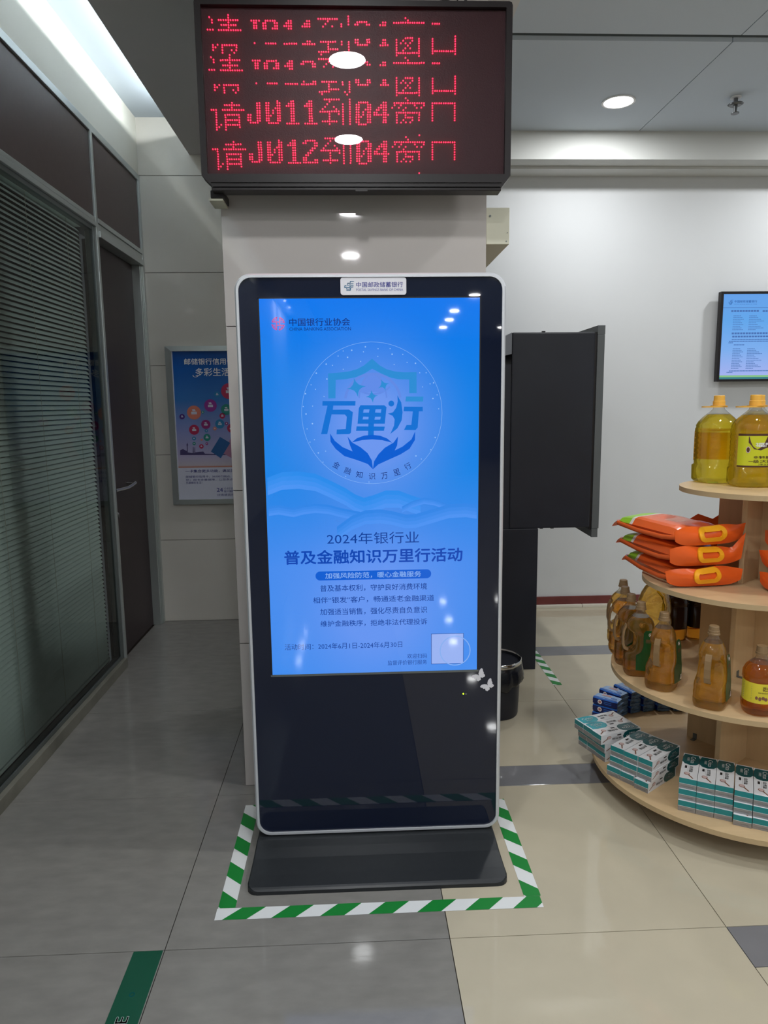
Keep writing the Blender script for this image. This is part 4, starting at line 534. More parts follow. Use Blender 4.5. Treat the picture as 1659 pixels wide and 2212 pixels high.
# ================================================================ LED QUEUE BOARD
lb = thing('led_board', 'black LED queue board with red scrolling numbers above the kiosk', 'display', (0.025, 2.6, 2.222))
X0, X1, Z0, Z1 = -0.489, 0.543, 2.222, 2.794
out_ = [(X0+.012, Z1), (X1-.012, Z1), (X1-.003, Z1-.003), (X1, Z1-.012), (X1, Z0+.035), (X1-.028, Z0), (X0+.035, Z0), (X0, Z0+.035), (X0, Z1-.012), (X0+.003, Z1-.003)]
inn_ = [(X0+.022, Z1-.018), (X1-.022, Z1-.018), (X1-.020, Z1-.02), (X1-.02, Z1-.022), (X1-.02, Z0+.042), (X1-.022, Z0+.040), (X0+.022, Z0+.040), (X0+.02, Z0+.042), (X0+.02, Z1-.022), (X0+.02, Z1-.020)]
MB().ring(out_, inn_, FY(2.536), FY(2.60), 'black_case').poly(out_, FY(2.600), 'black_case').build('case', lb, world=True)
MB().box(X0+.03, X1-.03, 2.540, 2.598, Z0-.012, Z0-.001, 'black_case', 0.003).box(X0+.03, X1-.03, 2.532, 2.536, Z0+.012, Z0+.016, 'black_case').box(0.02, 0.06, 2.532, 2.55, Z0-.016, Z0-.011, 'black_case').build('lower_rail', lb, world=True)
MB().box(X0+.02, X1-.02, 2.555, 2.599, Z0+.04, Z1-.018, 'led_mask').build('matrix_panel', lb, world=True)
dm = MB()
for i in range(0, len(LED), 2):
    x, z = LED[i]/2000.0, LED[i+1]/2000.0; r = 0.0023
    dm.add([(x+r*cos(PI/3*k), 2.553, z+r*sin(PI/3*k)) for k in range(6)]+[(x+r*.6*cos(PI/3*k), 2.5505, z+r*.6*sin(PI/3*k)) for k in range(6)], [(k, (k+1) % 6, 6+(k+1) % 6, 6+k) for k in range(6)]+[tuple(range(6, 12))], 'led_red')
    dm.add([(x+r*cos(PI/3*k), 2.5552, z+r*sin(PI/3*k)) for k in range(6)]+[(x+r*cos(PI/3*k), 2.553, z+r*sin(PI/3*k)) for k in range(6)], [(k, (k+1) % 6, 6+(k+1) % 6, 6+k) for k in range(6)], 'led_red')
dm.build('lit_dots', lb, world=True, kind='stuff', label='red glowing dots spelling the queue call lines')
MB().quad((X0+.021, 2.547, Z0+.041), (X1-.021, 2.547, Z0+.041), (X1-.021, 2.547, Z1-.019), (X0+.021, 2.547, Z1-.019), 'board_glass').build('front_pane', lb, world=True)
MB().box(-0.44, -0.40, 2.60, 2.686, 2.30, 2.75, 'black_case').build('bracket', lb, world=True)
MB().box(0.40, 0.44, 2.60, 2.686, 2.30, 2.75, 'black_case').build('bracket', lb, world=True)
MB().box(-0.47, -0.425, 2.575, 2.684, 2.196, 2.222, 'black_case', 0.004).build('end_plug', lb, world=True)
MB().box(-0.476, -0.430, 2.58, 2.684, 2.189, 2.1955, 'bracket_cream').build('end_clip', lb, world=True)
cb = thing('power_cable', 'black power cable with a clip lying on top of the LED board', 'cable', (0.32, 2.58, 2.794))
MB().tube([(0.25, 2.57, 2.797), (0.285, 2.57, 2.806), (0.33, 2.575, 2.815), (0.355, 2.58, 2.811), (0.362, 2.58, 2.803)], 0.0022, 'cable_black').build('cable', cb, world=True)
MB().box(0.352, 0.385, 2.565, 2.60, 2.7945, 2.805, 'cable_black', 0.003).tube([(0.368, 2.58, 2.805), (0.370, 2.60, 2.84), (0.372, 2.66, 2.93), (0.372, 2.683, 3.095)], 0.0025, 'cable_black').build('plug', cb, world=True)
MB().box(0.390, 0.398, 2.57, 2.58, 2.7945, 3.095, 'cable_black').build('support_rod', cb, world=True)

# ================================================================ THE KIOSK
ki = thing('advertising_kiosk', 'tall black floor standing advertising kiosk with lit blue poster screen', 'kiosk', (0.06, 2.27, 0.0))
KX0, KX1, KZ0, KZ1 = -0.352, 0.473, 0.060, 1.893
orr, irr = rrect(KX0, KZ0, KX1, KZ1, 0.050, 8), rrect(KX0+.012, KZ0+.012, KX1-.012, KZ1-.012, 0.040, 8)
md = rrect(KX0+.005, KZ0+.005, KX1-.005, KZ1-.005, 0.045, 8)
fr = MB().ring(md, irr, FY(2.244), FY(2.262), 'silver')
n = len(orr)
fr.add([(p[0], 2.250, p[1]) for p in orr]+[(p[0], 2.244, p[1]) for p in md], [(i, (i+1) % n, n+(i+1) % n, n+i) for i in range(n)], 'silver')
fr.add([(p[0], 2.250, p[1]) for p in orr]+[(p[0], 2.290, p[1]) for p in orr], [(i, (i+1) % n, n+(i+1) % n, n+i) for i in range(n)], 'silver')
fr.build('frame', ki, world=True)
MB().prism(rrect(KX0+.012, KZ0+.012, KX1-.012, KZ1-.012, 0.040, 8), FY(2.2500), FY(2.262), 'glare_tinted_glass').build('front_glass', ki, world=True)
MB().prism(rrect(KX0+.004, KZ0+.004, KX1-.004, KZ1-.004, 0.045, 8), FY(2.262), FY(2.312), 'black_steel').box(KX0+.1, KX1-.1, 2.3125, 2.335, 0.35, 1.7, 'black_steel', 0.01).build('rear_housing', ki, world=True)
sc_ = MB().quad((-0.2795, 2.2490, 0.629), (0.3925, 2.2490, 0.629), (0.3925, 2.2490, 1.8195), (-0.2795, 2.2490, 1.8195), 'scr_poster')
so = sc_.build('screen', ki); so.location = -Vector(ki.location)
MB().box(-0.285, 0.398, 2.2485, 2.2499, 0.622, 0.6285, 'alu_dark').box(-0.2835, -0.2797, 2.2488, 2.2499, 0.628, 1.823, 'black_case').box(0.3927, 0.3965, 2.2488, 2.2499, 0.628, 1.823, 'black_case').box(-0.2835, 0.3965, 2.2488, 2.2499, 1.8197, 1.823, 'black_case').build('screen_bezel', ki, world=True)
def kbuild(mb, name, **k):
    o = mb.build(name, so, **k); return o
y_ = 2.2489
hills = MB()
for q, (nm, pts) in enumerate(HILL): hills.poly(pts, FY(y_-0.0001*q), 'scr_'+nm)
# hill bodies fade: each hill is a thin crest band over the page colour
def crest(pts, k, n, th):
    P = pts[:n]; low = [(x, z-th) for x, z in reversed(P)]
    return P+low
hl = MB()
for q, (nm, n, th) in enumerate((('hill1', 13, .055), ('hill2', 6, .02), ('hill3', 8, .03), ('hill4', 11, .045))):
    pts = [p for p in HILL if p[0] == nm][0][1][:n]
    for j in range(4):
        P = [(x, z-th*j/4.0) for x, z in pts]; Lw = [(x, z-th*(j+1)/4.0) for x, z in reversed(pts)]
        mname = 'scr_%s_%d' % (nm, j)
        if mname not in MAT:
            a = 1-j/4.0; base = (66, 142, 242) if nm != 'hill1' else (48, 140, 240); top = (38, 128, 226) if nm != 'hill1' else (30, 136, 232)
            b2 = (84, 150, 245)
            screen_mat(mname, rgb(*[top[i]*a*0.8+b2[i]*(1-a*0.8) for i in range(3)]))
        hl.poly(P+Lw, FY(y_-0.00005*q), mname)
kbuild(hl, 'hill_artwork')
em = MB(); ccx, ccz = EMB['circle'][0]; cr_ = EMB['circle'][1][0]-ccx
em.ring(circ(ccx, ccz, cr_, 72), circ(ccx, ccz, cr_-.0009, 72), FY(y_-.0003), FY(y_-.0001), 'scr_dot')
gx, gz = EMB['globe'][0]; gr = EMB['globe'][1][0]-gx
def arc(cx, cz, r, w_, a0, a1, rx=1.0, n=24):
    P = [(cx+r*rx*cos(a0+(a1-a0)*i/n), cz+r*sin(a0+(a1-a0)*i/n)) for i in range(n+1)]
    Q = [(cx+(r-w_)*rx*cos(a0+(a1-a0)*i/n), cz+(r-w_)*sin(a0+(a1-a0)*i/n)) for i in range(n, -1, -1)]
    return P+Q
em.poly(arc(gx, gz-.01, gr*.92, .008, 0.15, PI-0.15), FY(y_-.0002), 'scr_globe')
em.poly(arc(gx, gz-.01, gr*.92, .008, 0.15, PI-0.15, 0.5), FY(y_-.00025), 'scr_globe')
em.poly(arc(gx, gz+.09, gr*.8, .006, 1.25*PI, 1.75*PI), FY(y_-.00022), 'scr_globe')
for i, (x, z) in enumerate(EMB['dots']): em.poly(circ(x, z, .0017 if i % 3 else .0024, 8), FY(y_-.0003), 'scr_dot')
kbuild(em, 'globe_artwork')
eb = MB(); F4 = FY(y_-.0004)
eb.poly(EMB['shield'], F4, 'scr_emblem_top')
for k in ('s1', 's2', 's3'): eb.poly(EMB[k], F4, 'scr_emblem_top')
for k in ('wan1', 'li2', 'li3', 'x1', 'x3'): eb.poly(EMB[k], F4, 'scr_emblem')
eb.poly(EMB['x2'], F4, 'scr_emblem_top'); eb.poly(EMB['li1'][:-1], F4, 'scr_emblem')
for q in EMB['liw']: eb.poly(q, FY(y_-.0005), 'scr_disc')
hx, hz = EMB['head'][0]; eb.poly(circ(hx, hz, EMB['head'][1][0]-hx), F4, 'scr_emblem')
for k in ('li4', 'hand1', 'hand2'): eb.poly(EMB[k], FY(y_-.00045), 'scr_emblem_low')
kbuild(eb, 'emblem', label='blue shield emblem with stars and two hands')
for s, r, c, b in KT:
    if c == 'pale': continue
    kbuild(MB().text(s, r, FY(y_-.0004), 'scr_'+c, b), 'lettering')
kt = MB()
for ch, x, z, a in EMB['arc']:
    V, F = glyphs(ch, 0.0); s_ = 0.0205; a = math.radians(a)
    kt.add([(x+(u-.5)*s_*cos(a)-(v-.5)*s_*sin(a), y_-.0004, z+(u-.5)*s_*sin(a)+(v-.5)*s_*cos(a)) for u, v in V], F, 'scr_navy')
kbuild(kt, 'lettering')
p_ = pill; pl = MB().poly(rrect(p_[0], p_[1], p_[2], p_[3], 0.0145, 8), FY(y_-.0003), 'scr_emblem_low')
for s, r, c, b in KT:
    if c == 'pale': pl.text(s, r, FY(y_-.0006), 'scr_pale', b)
kbuild(pl, 'slogan_banner')
q_ = MB().poly([(qr[0], qr[1]), (qr[2], qr[1]), (qr[2], qr[3]), (qr[0], qr[3])], FY(y_-.0002), 'scr_blue')
q_.poly([(qr[0]+.0015, qr[1]+.0015), (qr[2]-.0015, qr[1]+.0015), (qr[2]-.0015, qr[3]-.0015), (qr[0]+.0015, qr[3]-.0015)], FY(y_-.0003), 'scr_qr')
q_.ring(circ(ring[0][0], ring[0][1], ring[1][0]-ring[0][0], 40), circ(ring[0][0], ring[0][1], ring[1][0]-ring[0][0]-.003, 40), FY(y_-.0005), FY(y_-.0004), 'scr_pale')
kbuild(q_, 'blank_square')
lg = MB(); lx, lz = logo[0]; R_ = .0125
def knot(mb, lx, lz, R_, fn0, fn1, mt):
    for k in range(4):
        a = k*PI/2
        def rot(P): return [(lx+x*cos(a)-z*sin(a), lz+x*sin(a)+z*cos(a)) for x, z in P]
        P = [(R_*cos(t), R_*sin(t)) for t in [math.radians(d) for d in range(4, 84, 8)]]; Q = [(.80*p[0], .80*p[1]) for p in reversed(P)]
        mb.poly(rot(P+Q), fn0, mt)
        mb.poly(rot([(.16*R_, .16*R_), (.34*R_, .16*R_), (.34*R_, .82*R_), (.16*R_, .9*R_)]), fn0, mt)
        mb.poly(rot([(.16*R_, .16*R_), (-.16*R_, .16*R_), (-.16*R_, .32*R_), (.16*R_, .32*R_)]), fn0, mt)
        mb.poly(rot([(.34*R_, .42*R_), (.62*R_, .42*R_), (.62*R_, .62*R_), (.52*R_, .62*R_), (.52*R_, .52*R_), (.34*R_, .52*R_)]), fn0, mt)
        mb.poly(rot([(.45*R_, .16*R_), (.96*R_, .16*R_), (.93*R_, .28*R_), (.45*R_, .28*R_)]), fn0, mt)
knot(lg, lx, lz, .0205, FY(y_-.0004), None, 'scr_magenta')
kbuild(lg, 'round_logo')
np_ = MB().prism(rrect(plate[0], plate[1], plate[2], plate[3], .008), FY(2.2465), FY(2.2499), 'sticker').build('name_plate', ki, world=True, label='white rounded bank name plate')
for (s, r), b in zip(PL, (.01, 0)): MB().text(s, r, FY(2.2462), 'navy_print', b).build('name_lettering', np_, world=True)
nt_ = MB()
def post_logo(mb, r, fn, mt):
    x0, z0, x1, z1 = r; w_, h_ = x1-x0, z1-z0
    def q(P): mb.poly([(x0+w_*a, z0+h_*b) for a, b in P], fn, mt)
    t = .09
    q([(.58, 1), (1, 1), (.97, .93), (.66, .93), (.60, .74), (.5, .74), (.5, .66), (.66, .66), (.72, .84), (.6, .84)][:4]+[(.58, .74), (.36, .74), (.30, .83), (.56, .83)])
    q([(.34, .84), (.55, .84), (.53, .77), (.38, .77), (.33, .62), (.52, .62), (.60, .76), (.94, .76), (.97, .84), (1, .84), (.97, .76), (.66, .70), (.56, .55), (.22, .55)][:8]+[(.92, .69), (.63, .69), (.55, .55), (.26, .55)])
    q([(.02, .56), (.22, .56), (.22, .48), (.08, .48), (.06, .38), (.5, .38), (.58, .55), (.95, .55), (.92, .47), (.64, .47), (.55, .30), (.0, .30)])
    q([(.62, .40), (.92, .40), (.90, .33), (.70, .33), (.62, .0), (.2, .0), (.2, .07), (.54, .07)])
    q([(.2, .28), (.28, .28), (.27, .2), (.52, .2), (.54, .28), (.58, .28), (.54, .13), (.2, .13)])
post_logo(nt_, plogo, FY(2.2462), 'teal_print')
nt_.build('bank_logo', np_, world=True)
for i, P in enumerate(but): MB().prism(P, FY(2.2485), FY(2.2499), 'sticker').build('butterfly_sticker', ki, world=True)
MB().prism(circ(led[0][0], led[0][1], .0028, 12), FY(2.2485), FY(2.2499), 'scr_led').build('indicator_light', ki, world=True, label='tiny green indicator light')
MB().prism(circ(led[1][0], led[1][1], .0032, 12), FY(2.249), FY(2.2499), 'grey_case').build('sensor', ki, world=True)
# sloped foot plate
bs = MB(); rows = []
pr = [(2.030, .0, .0), (2.030, .012, .0), (2.040, .019, .0), (2.10, .026, 0), (2.16, .036, 0), (2.215, .052, 0), (2.245, .058, 0), (2.33, .058, 0), (2.46, .05, 0), (2.50, .02, 0), (2.50, 0.0, 0)]
def hw(y):
    r = .035
    d = max(0, min(r, y-2.030)); e = max(0, min(r, 2.50-y)); k = min(d, e)
    base = .4105-.010*max(0, min(1, (y-2.05)/.2))
    return base-(r-math.sqrt(max(0, r*r-(r-k)**2)))
yy = [2.030, 2.032, 2.036, 2.042, 2.05, 2.065, 2.09, 2.12, 2.16, 2.20, 2.23, 2.25, 2.30, 2.40, 2.465, 2.48, 2.49, 2.4985]
def zt(y):
    for (a, za, _), (b, zb, _) in zip(pr[1:], pr[2:]):
        if a <= y <= b and b > a: return za+(zb-za)*(y-a)/(b-a)
    return .02
V = []
for y in yy:
    h = hw(y); z = zt(y); c_ = 0.052
    V += [(c_-h, y, 0), (c_-h, y, z-.004), (c_-h+.004, y, z), (c_+h-.004, y, z), (c_+h, y, z-.004), (c_+h, y, 0)]
F = []
for r in range(len(yy)-1):
    for i in range(6): j = (i+1) % 6; F.append((r*6+i, r*6+j, r*6+6+j, r*6+6+i))
bs.add(V, F, 'black_steel'); bs.add(V[:6], [(0, 1, 2, 3, 4, 5)], 'black_steel'); bs.add(V[-6:], [(5, 4, 3, 2, 1, 0)], 'black_steel')
bs.build('base', ki, world=True)

# ================================================================ FLOOR TAPES
def tape(name, x0, x1, y0, y1, along, per, ph, sl, label, group=None, duty=.5):
    """striped adhesive tape; along 'x' or 'y'; stripes slant by sl across the width"""
    root = thing(name, label, 'floor tape', ((x0+x1)/2, (y0+y1)/2, 0), group=group)
    a0, a1, b0, b1 = (x0, x1, y0, y1) if along == 'x' else (y0, y1, x0, x1)
    def fn(z): return (lambda u, v: (u, v, z)) if along == 'x' else (lambda u, v: (v, u, z))
    MB().poly([(a0, b0), (a1, b0), (a1, b1), (a0, b1)], fn(0.0009), 'tape_white').build('white_strip', root, world=True)
    mb = MB(); k = math.floor((a0-ph)/per)-2
    wd = b1-b0
    while ph+k*per < a1+per:
        s0, s1 = ph+k*per, ph+k*per+per*duty
        P = [(s0, b0), (s1, b0), (s1+sl*wd, b1), (s0+sl*wd, b1)]
        P = clip(clip(P, 0, a0, 1), 0, a1, -1)
        if len(P) > 2: mb.poly(P, fn(0.0013), 'tape_green')
        k += 1
    mb.build('green_stripes', root, world=True)
def clip(P, ax, lim, sgn):
    out = []
    for i in range(len(P)):
        a, b = P[i], P[(i+1) % len(P)]; ia, ib = (a[ax]-lim)*sgn >= 0, (b[ax]-lim)*sgn >= 0
        if ia: out.append(a)
        if ia != ib:
            t = (lim-a[ax])/(b[ax]-a[ax]); out.append((a[0]+t*(b[0]-a[0]), a[1]+t*(b[1]-a[1])))
    return out
tape('striped_tape', -0.437, 0.545, 1.928, 1.978, 'x', 0.1445, -0.415, 1.05, 'green and white striped floor tape in front of the kiosk foot')
tape('striped_tape', -0.435, -0.383, 1.9785, 2.541, 'y', 0.1445, 1.985, -0.9, 'green and white striped floor tape left of the kiosk')
tape('striped_tape', 0.497, 0.549, 1.9785, 2.525, 'y', 0.1445, 1.985, -0.9, 'green and white striped floor tape right of the kiosk')
tape('striped_tape', 1.044, 1.091, 3.612, 4.30, 'y', 0.11, 3.63, -0.8, 'green and white striped floor tape beside the black terminal')
gs = thing('floor_sticker', 'dark green floor strip with white letters at lower left', 'floor sticker', (-0.597, 1.4, 0))
MB().poly([(-0.638, 0.9), (-0.557, 0.9), (-0.557, 1.8175), (-0.638, 1.8175)], FZ(0.001), 'strip_green').build('strip', gs, world=True)
gm = MB(); V, F = glyphs('E', .02)
gm.add([(-0.615+.031*(1-v), 1.579+.022*u, .0016) for u, v in V], F, 'strip_letter')
gm.build('lettering', gs, world=True)
MB().ring(circ(-0.598, 1.668, .0075, 20), circ(-0.598, 1.668, .005, 20), FZ(.0011), FZ(.0014), 'box_teal_dark').build('ring_mark', gs, world=True)

# ================================================================ POSTER ON THE END WALL
po = thing('wall_poster', 'silver framed credit card poster on the tiled end wall left of the column', 'poster', (-0.9, 4.93, 0.86))
o_, i_ = POST['outer'], POST['inner']
mi = [(o_[0], o_[1], o_[2], o_[3]), (i_[0], i_[1], i_[2], i_[3])]
A_ = [(o_[0], o_[1]), (o_[2], o_[1]), (o_[2], o_[3]), (o_[0], o_[3])]; B_ = [(i_[0], i_[1]), (i_[2], i_[1]), (i_[2], i_[3]), (i_[0], i_[3])]
fm = MB()
for k in range(4):
    j = (k+1) % 4; a, b, c, d = A_[k], A_[j], B_[j], B_[k]
    V = [(a[0], 4.948, a[1]), (b[0], 4.948, b[1]), (a[0], 4.918, a[1]), (b[0], 4.918, b[1]), (c[0], 4.914, c[1]), (d[0], 4.914, d[1]), (c[0], 4.925, c[1]), (d[0], 4.925, d[1])]
    fm.add(V, [(0, 1, 3, 2), (2, 3, 4, 5), (5, 4, 6, 7)], 'alu')
fm.build('frame', po, world=True)
pp = MB().poly(B_, FY(4.926), 'poster_white')
pp.build('poster_sheet', po, world=True)
ps = MB(); pc = POST['pic']; ps.poly([(pc[0], pc[1]), (pc[2], pc[1]), (pc[2], pc[3]), (pc[0], pc[3])], FY(4.9255), 'poster_sky')
pso = ps.build('picture', po); pso.location = -Vector(po.location)
pm = MB(); pm.poly(POST['sky'], FY(4.9250), 'skyline')
pm.poly(POST['card2'], FY(4.9249), 'card_pink').poly(POST['card'], FY(4.9247), 'card_blue')
for x, z, r, c in POST['b']: pm.poly(circ(x, z, r, 20), FY(4.9246), 'ball_'+c)
for x, z, r, c in POST['b']:
    if r > .008:
        pm.poly([(x-r*.4, z-r*.25), (x+r*.4, z-r*.25), (x+r*.4, z+r*.12), (x-r*.4, z+r*.12)], FY(4.9244), 'poster_white')
        pm.poly([(x-r*.2, z+r*.2), (x+r*.25, z+r*.2), (x+r*.1, z+r*.5), (x-r*.3, z+r*.45)], FY(4.9244), 'poster_white')
pm.build('picture_artwork', po, world=True)
for s, r, c, b in POST['t']: MB().text(s, r, FY(4.9244), 'ink_white' if c == 'w' else 'navy_print', b).build('lettering', po, world=True)
pt = MB()
tx = POST['t'][1][1]
pt.poly(arc(tx[0]-.0, tx[1]+.006, .012, .003, PI*.9, PI*1.9, 1.6), FY(4.9244), 'ink_white')
pt.build('swoosh', po, world=True)

# ================================================================ WALL MONITOR
mo = thing('wall_monitor', 'slim black monitor with lit document page on the right back wall', 'monitor', (3.1, 5.05, 1.62))
MX0, MZ0, MX1, MZ1 = 2.553, 1.628, 3.66, 2.240
MB().ring([(MX0, MZ0), (MX1, MZ0), (MX1, MZ1), (MX0, MZ1)], [(MX0+.018, MZ0+.016), (MX1-.018, MZ0+.016), (MX1-.018, MZ1-.016), (MX0+.018, MZ1-.016)], FY(5.010), FY(5.022), 'black_case').box(MX0, MX1, 5.022, 5.05, MZ0, MZ1, 'black_case').build('case', mo, world=True)
MB().box(3.0, 3.2, 5.0505, 5.0895, 1.8, 2.05, 'black_case').build('wall_bracket', mo, world=True)
tvm = MB().quad((MX0+.018, 5.0215, MZ0+.016), (MX1-.018, 5.0215, MZ0+.016), (MX1-.018, 5.0215, MZ1-.016), (MX0+.018, 5.0215, MZ1-.016), 'tv_page').build('screen', mo); tvm.location = -Vector(mo.location)
tv = MB(); F5 = FY(5.0210)
tv.text('中国邮政储蓄银行', MON['hdr'], F5, 'tv_hdr', .01).text('POSTAL SAVINGS BANK OF CHINA', MON['eng'], F5, 'tv_hdr')
post_logo(tv, MON['logo'], F5, 'tv_hdr')
def dashrow(mb, r, mt, cell):
    x0, z0, x1, z1 = r; x = x0
    x1 = min(x1, MX1-.04)
    while x < x1-cell:
        mb.poly([(x, z0), (x+cell*.8, z0), (x+cell*.8, z1), (x, z1)], F5, mt); x += cell
for a, b in MON['rows']: dashrow(tv, a, 'tv_text', .011); dashrow(tv, b, 'tv_text', .011)
for r in MON['tit']: dashrow(tv, r, 'tv_text', .020 if r[3]-r[1] > .011 else .011)
r = MON['line']; tv.poly([(MX0+.02, r[1]), (MX1-.02, r[1]), (MX1-.02, r[3]), (MX0+.02, r[3])], F5, 'tv_text')
tv.poly([(MX0+.0185, MON['band1'][1]), (MX1-.0185, MON['band1'][1]), (MX1-.0185, MON['band1'][3]), (MX0+.0185, MON['band1'][3])], F5, 'tv_lime')
tv.poly([(MX0+.0185, MZ0+.0165), (MX1-.0185, MZ0+.0165), (MX1-.0185, MON['band2'][3]), (MX0+.0185, MON['band2'][3])], F5, 'tv_teal')
tv.build('page_content', tvm)

# ================================================================ SMALL BOX ON THE COLUMN, TERMINAL, BIN
wb = thing('wall_box', 'cream metal box fixed to the right side of the column below the LED board', 'box', (0.535, 2.9, 2.07))
MB().box(0.492, 0.577, 2.70, 3.30, 2.070, 2.197, 'bracket_cream', 0.002).build('box_body', wb, world=True)
MB().prism(circ(.506, 2.168, .004, 12), FY(2.6985), FY(2.6998), 'alu_dark').prism(circ(.566, 2.08, .0025, 8), FY(2.6985), FY(2.6998), 'alu_dark').prism(circ(.570, 2.11, .0018, 8), FY(2.6985), FY(2.6998), 'alu_dark').build('screw', wb, world=True)
te = thing('self_service_terminal', 'tall black self service terminal seen from its side behind the kiosk', 'terminal', (0.95, 4.1, 0))
MB().box(0.52, 1.006, 3.848, 4.42, 0.0, 0.812, 'cabinet_black', 0.004).build('pedestal', te, world=True)
MB().box(0.845, 1.292, 3.848, 4.42, 0.8125, 1.866, 'cabinet_black', 0.008).box(1.2925, 1.303, 3.856, 4.42, 0.80, 1.866, 'black_case').build('upper_cabinet', te, world=True)
MB().prism([(0.60, 0.8125), (0.8445, 0.8125), (0.8445, 1.70), (0.60, 1.70)], FY(3.856), FY(4.40), 'cabinet_black').build('rear_panel', te, world=True)
MB().prism([(0.60, 1.701), (0.8445, 1.755), (0.8445, 1.866), (0.80, 1.842), (0.60, 1.73)], FY(3.850), FY(4.40), 'grey_cover').build('rear_cover', te, world=True)
bz = MB().box(1.3035, 1.343, 3.848, 4.85, 0.806, 1.852, 'grey_case', 0.003)
bz.build('front_bezel', te, world=True)
MB().prism([(3.848, 1.8525), (4.85, 1.8525), (4.85, 1.86), (4.6, 1.885), (4.3, 1.897), (3.848, 1.899)], FX(1.3035), FX(1.343), 'grey_case').build('bezel_top', te, world=True)
MB().prism([(3.848, 0.8055), (4.85, 0.8055), (4.85, 0.80), (4.4, 0.765), (3.848, 0.758)], FX(1.3035), FX(1.337), 'grey_case').build('bezel_foot', te, world=True)
for x, z in ((1.02, 1.868), (1.03, .806), (1.09, .806)): MB().box(x-.008, x+.008, 3.87, 3.89, z, z+.006, 'black_case').build('bolt', te, world=True)

bn = thing('waste_bin', 'black round waste bin with bin liner and chrome rim beside the kiosk', 'bin', (0.665, 3.31, 0))
MB().loft([(0.002, .112, .112, 2, 0, 0), (0.008, .114, .114, 2, 0, 0), (0.262, .125, .125, 2, 0, 0)], 'cabinet_black', 40, True).build('bucket', bn)
li = MB(); V = []; n = 72
rr = random.Random(3)
ph = [rr.uniform(0, 6.28) for _ in range(6)]
def fold(a, t): return (sin(9*a+ph[0])*.35+sin(17*a+ph[1])*.3+sin(29*a+ph[2])*.2+sin(5*a+ph[3])*.4)*.006*t
zs_ = [(0.262, .1255, 0), (0.255, .131, .3), (0.235, .134, .8), (0.215, .137, 1.2), (0.19, .139, 1.3), (0.172, .136, 1.2), (0.160, .129, .8), (0.158, .1235, .3)]
for z, r, t in zs_:
    for k in range(n):
        a = 2*PI*k/n; R1 = r+fold(a, t); V.append((R1*cos(a), R1*sin(a), z+(sin(4*a+ph[4])*.012+sin(11*a+ph[5])*.005)*(1 if z < .18 else 0)))
li.add(V, [(i*n+k, i*n+(k+1) % n, (i+1)*n+(k+1) % n, (i+1)*n+k) for i in range(len(zs_)-1) for k in range(n)], 'bag_film', True)
V = []
zi = [(0.275, .118, 0), (0.24, .112, .8), (0.18, .106, 1.2), (0.10, .10, 1.2), (0.04, .09, 1)]
for z, r, t in zi:
    for k in range(n): a = 2*PI*k/n; R1 = r+fold(a, t); V.append((R1*cos(a), R1*sin(a), z))
li.add(V, [(i*n+k, i*n+(k+1) % n, (i+1)*n+(k+1) % n, (i+1)*n+k) for i in range(len(zi)-1) for k in range(n)], 'bag_film', True)
li.build('bin_liner', bn)
V = []; prr = [(0.252, .1275), (0.252, .1295), (0.278, .1290), (0.281, .1265), (0.279, .1235), (0.262, .122)]
cm = MB()
for z, r in prr:
    for k in range(48): a = 2*PI*k/48; V.append((r*cos(a), r*sin(a), z))
cm.add(V, [(i*48+k, i*48+(k+1) % 48, (i+1)*48+(k+1) % 48, (i+1)*48+k) for i in range(len(prr)-1) for k in range(48)], 'chrome', True)
cm.build('rim', bn)

# ================================================================ ROUND TIERED DISPLAY STAND
CX, CY = 1.48, 2.58
ds = thing('display_stand', 'round four tier blond wood display stand at right', 'display stand', (CX, CY, 0))
ZS = [0.10, 0.466, 0.828, 1.18]; RS = [0.557, 0.465, 0.370, 0.280]; SX = [1.49, 1.462, 1.472, 1.505]
TH = 0.018
for z, r, x in zip(ZS, RS, SX):
    MB().prism(circ(x, CY, r, 96), FZ(z-TH), FZ(z), 'wood', 'wood_edge').build('shelf', ds, world=True)
KX_, KY_ = 1.53, 2.61
def fin(dx, dy, l0, l1, z0, z1):
    nx, ny = -dy*.009, dx*.009; s_ = .0092
    a = [(KX_+dx*s_+nx, KY_+dy*s_+ny), (KX_+dx*l0+nx, KY_+dy*l0+ny), (KX_+dx*l0-nx, KY_+dy*l0-ny), (KX_+dx*s_-nx, KY_+dy*s_-ny)]
    MB().prism(a, FZ(z0+.0003), FZ(z1-.0003), 'wood', 'wood').build('upright', ds, world=True)
for (z0, z1), la_, lc in (((0.10, 0.448), .235, .235), ((0.466, 0.810), .170, .205), ((0.828, 1.162), .135, .155)):
    fin(-.8, -.6, la_, la_, z0, z1); fin(-.6, .8, lc, lc, z0, z1); fin(.8, .6, la_, la_, z0, z1); fin(.6, -.8, lc, lc, z0, z1)
    MB().prism([(KX_-.009, KY_-.009), (KX_+.009, KY_-.009), (KX_+.009, KY_+.009), (KX_-.009, KY_+.009)], FZ(z0+.0003), FZ(z1-.0003), 'wood').build('core_post', ds, world=True)
MB().prism(circ(1.49, CY, .30, 48), FZ(0.0), FZ(0.0815), 'wood_edge').build('plinth', ds, world=True)
def angle_bracket(x, y, z, rz):
    R3 = Matrix.Translation((x, y, z)) @ Matrix.Rotation(rz, 4, 'Z')
    mb = MB().box(0, .022, -.008, .008, 0, .002, 'alu_dark').box(0, .002, -.008, .008, .002, .024, 'alu_dark')
    mb.v = [tuple(R3 @ Vector(v)) for v in mb.v]; mb.build('angle_bracket', ds, world=True)
angle_bracket(KX_-.8*.13+.6*.0095, KY_-.6*.13-.8*.0095, .4663, math.atan2(-.8, .6))
angle_bracket(KX_-.6*.20-.8*.0095, KY_+.8*.20-.6*.0095, .1003, math.atan2(-.6, -.8))

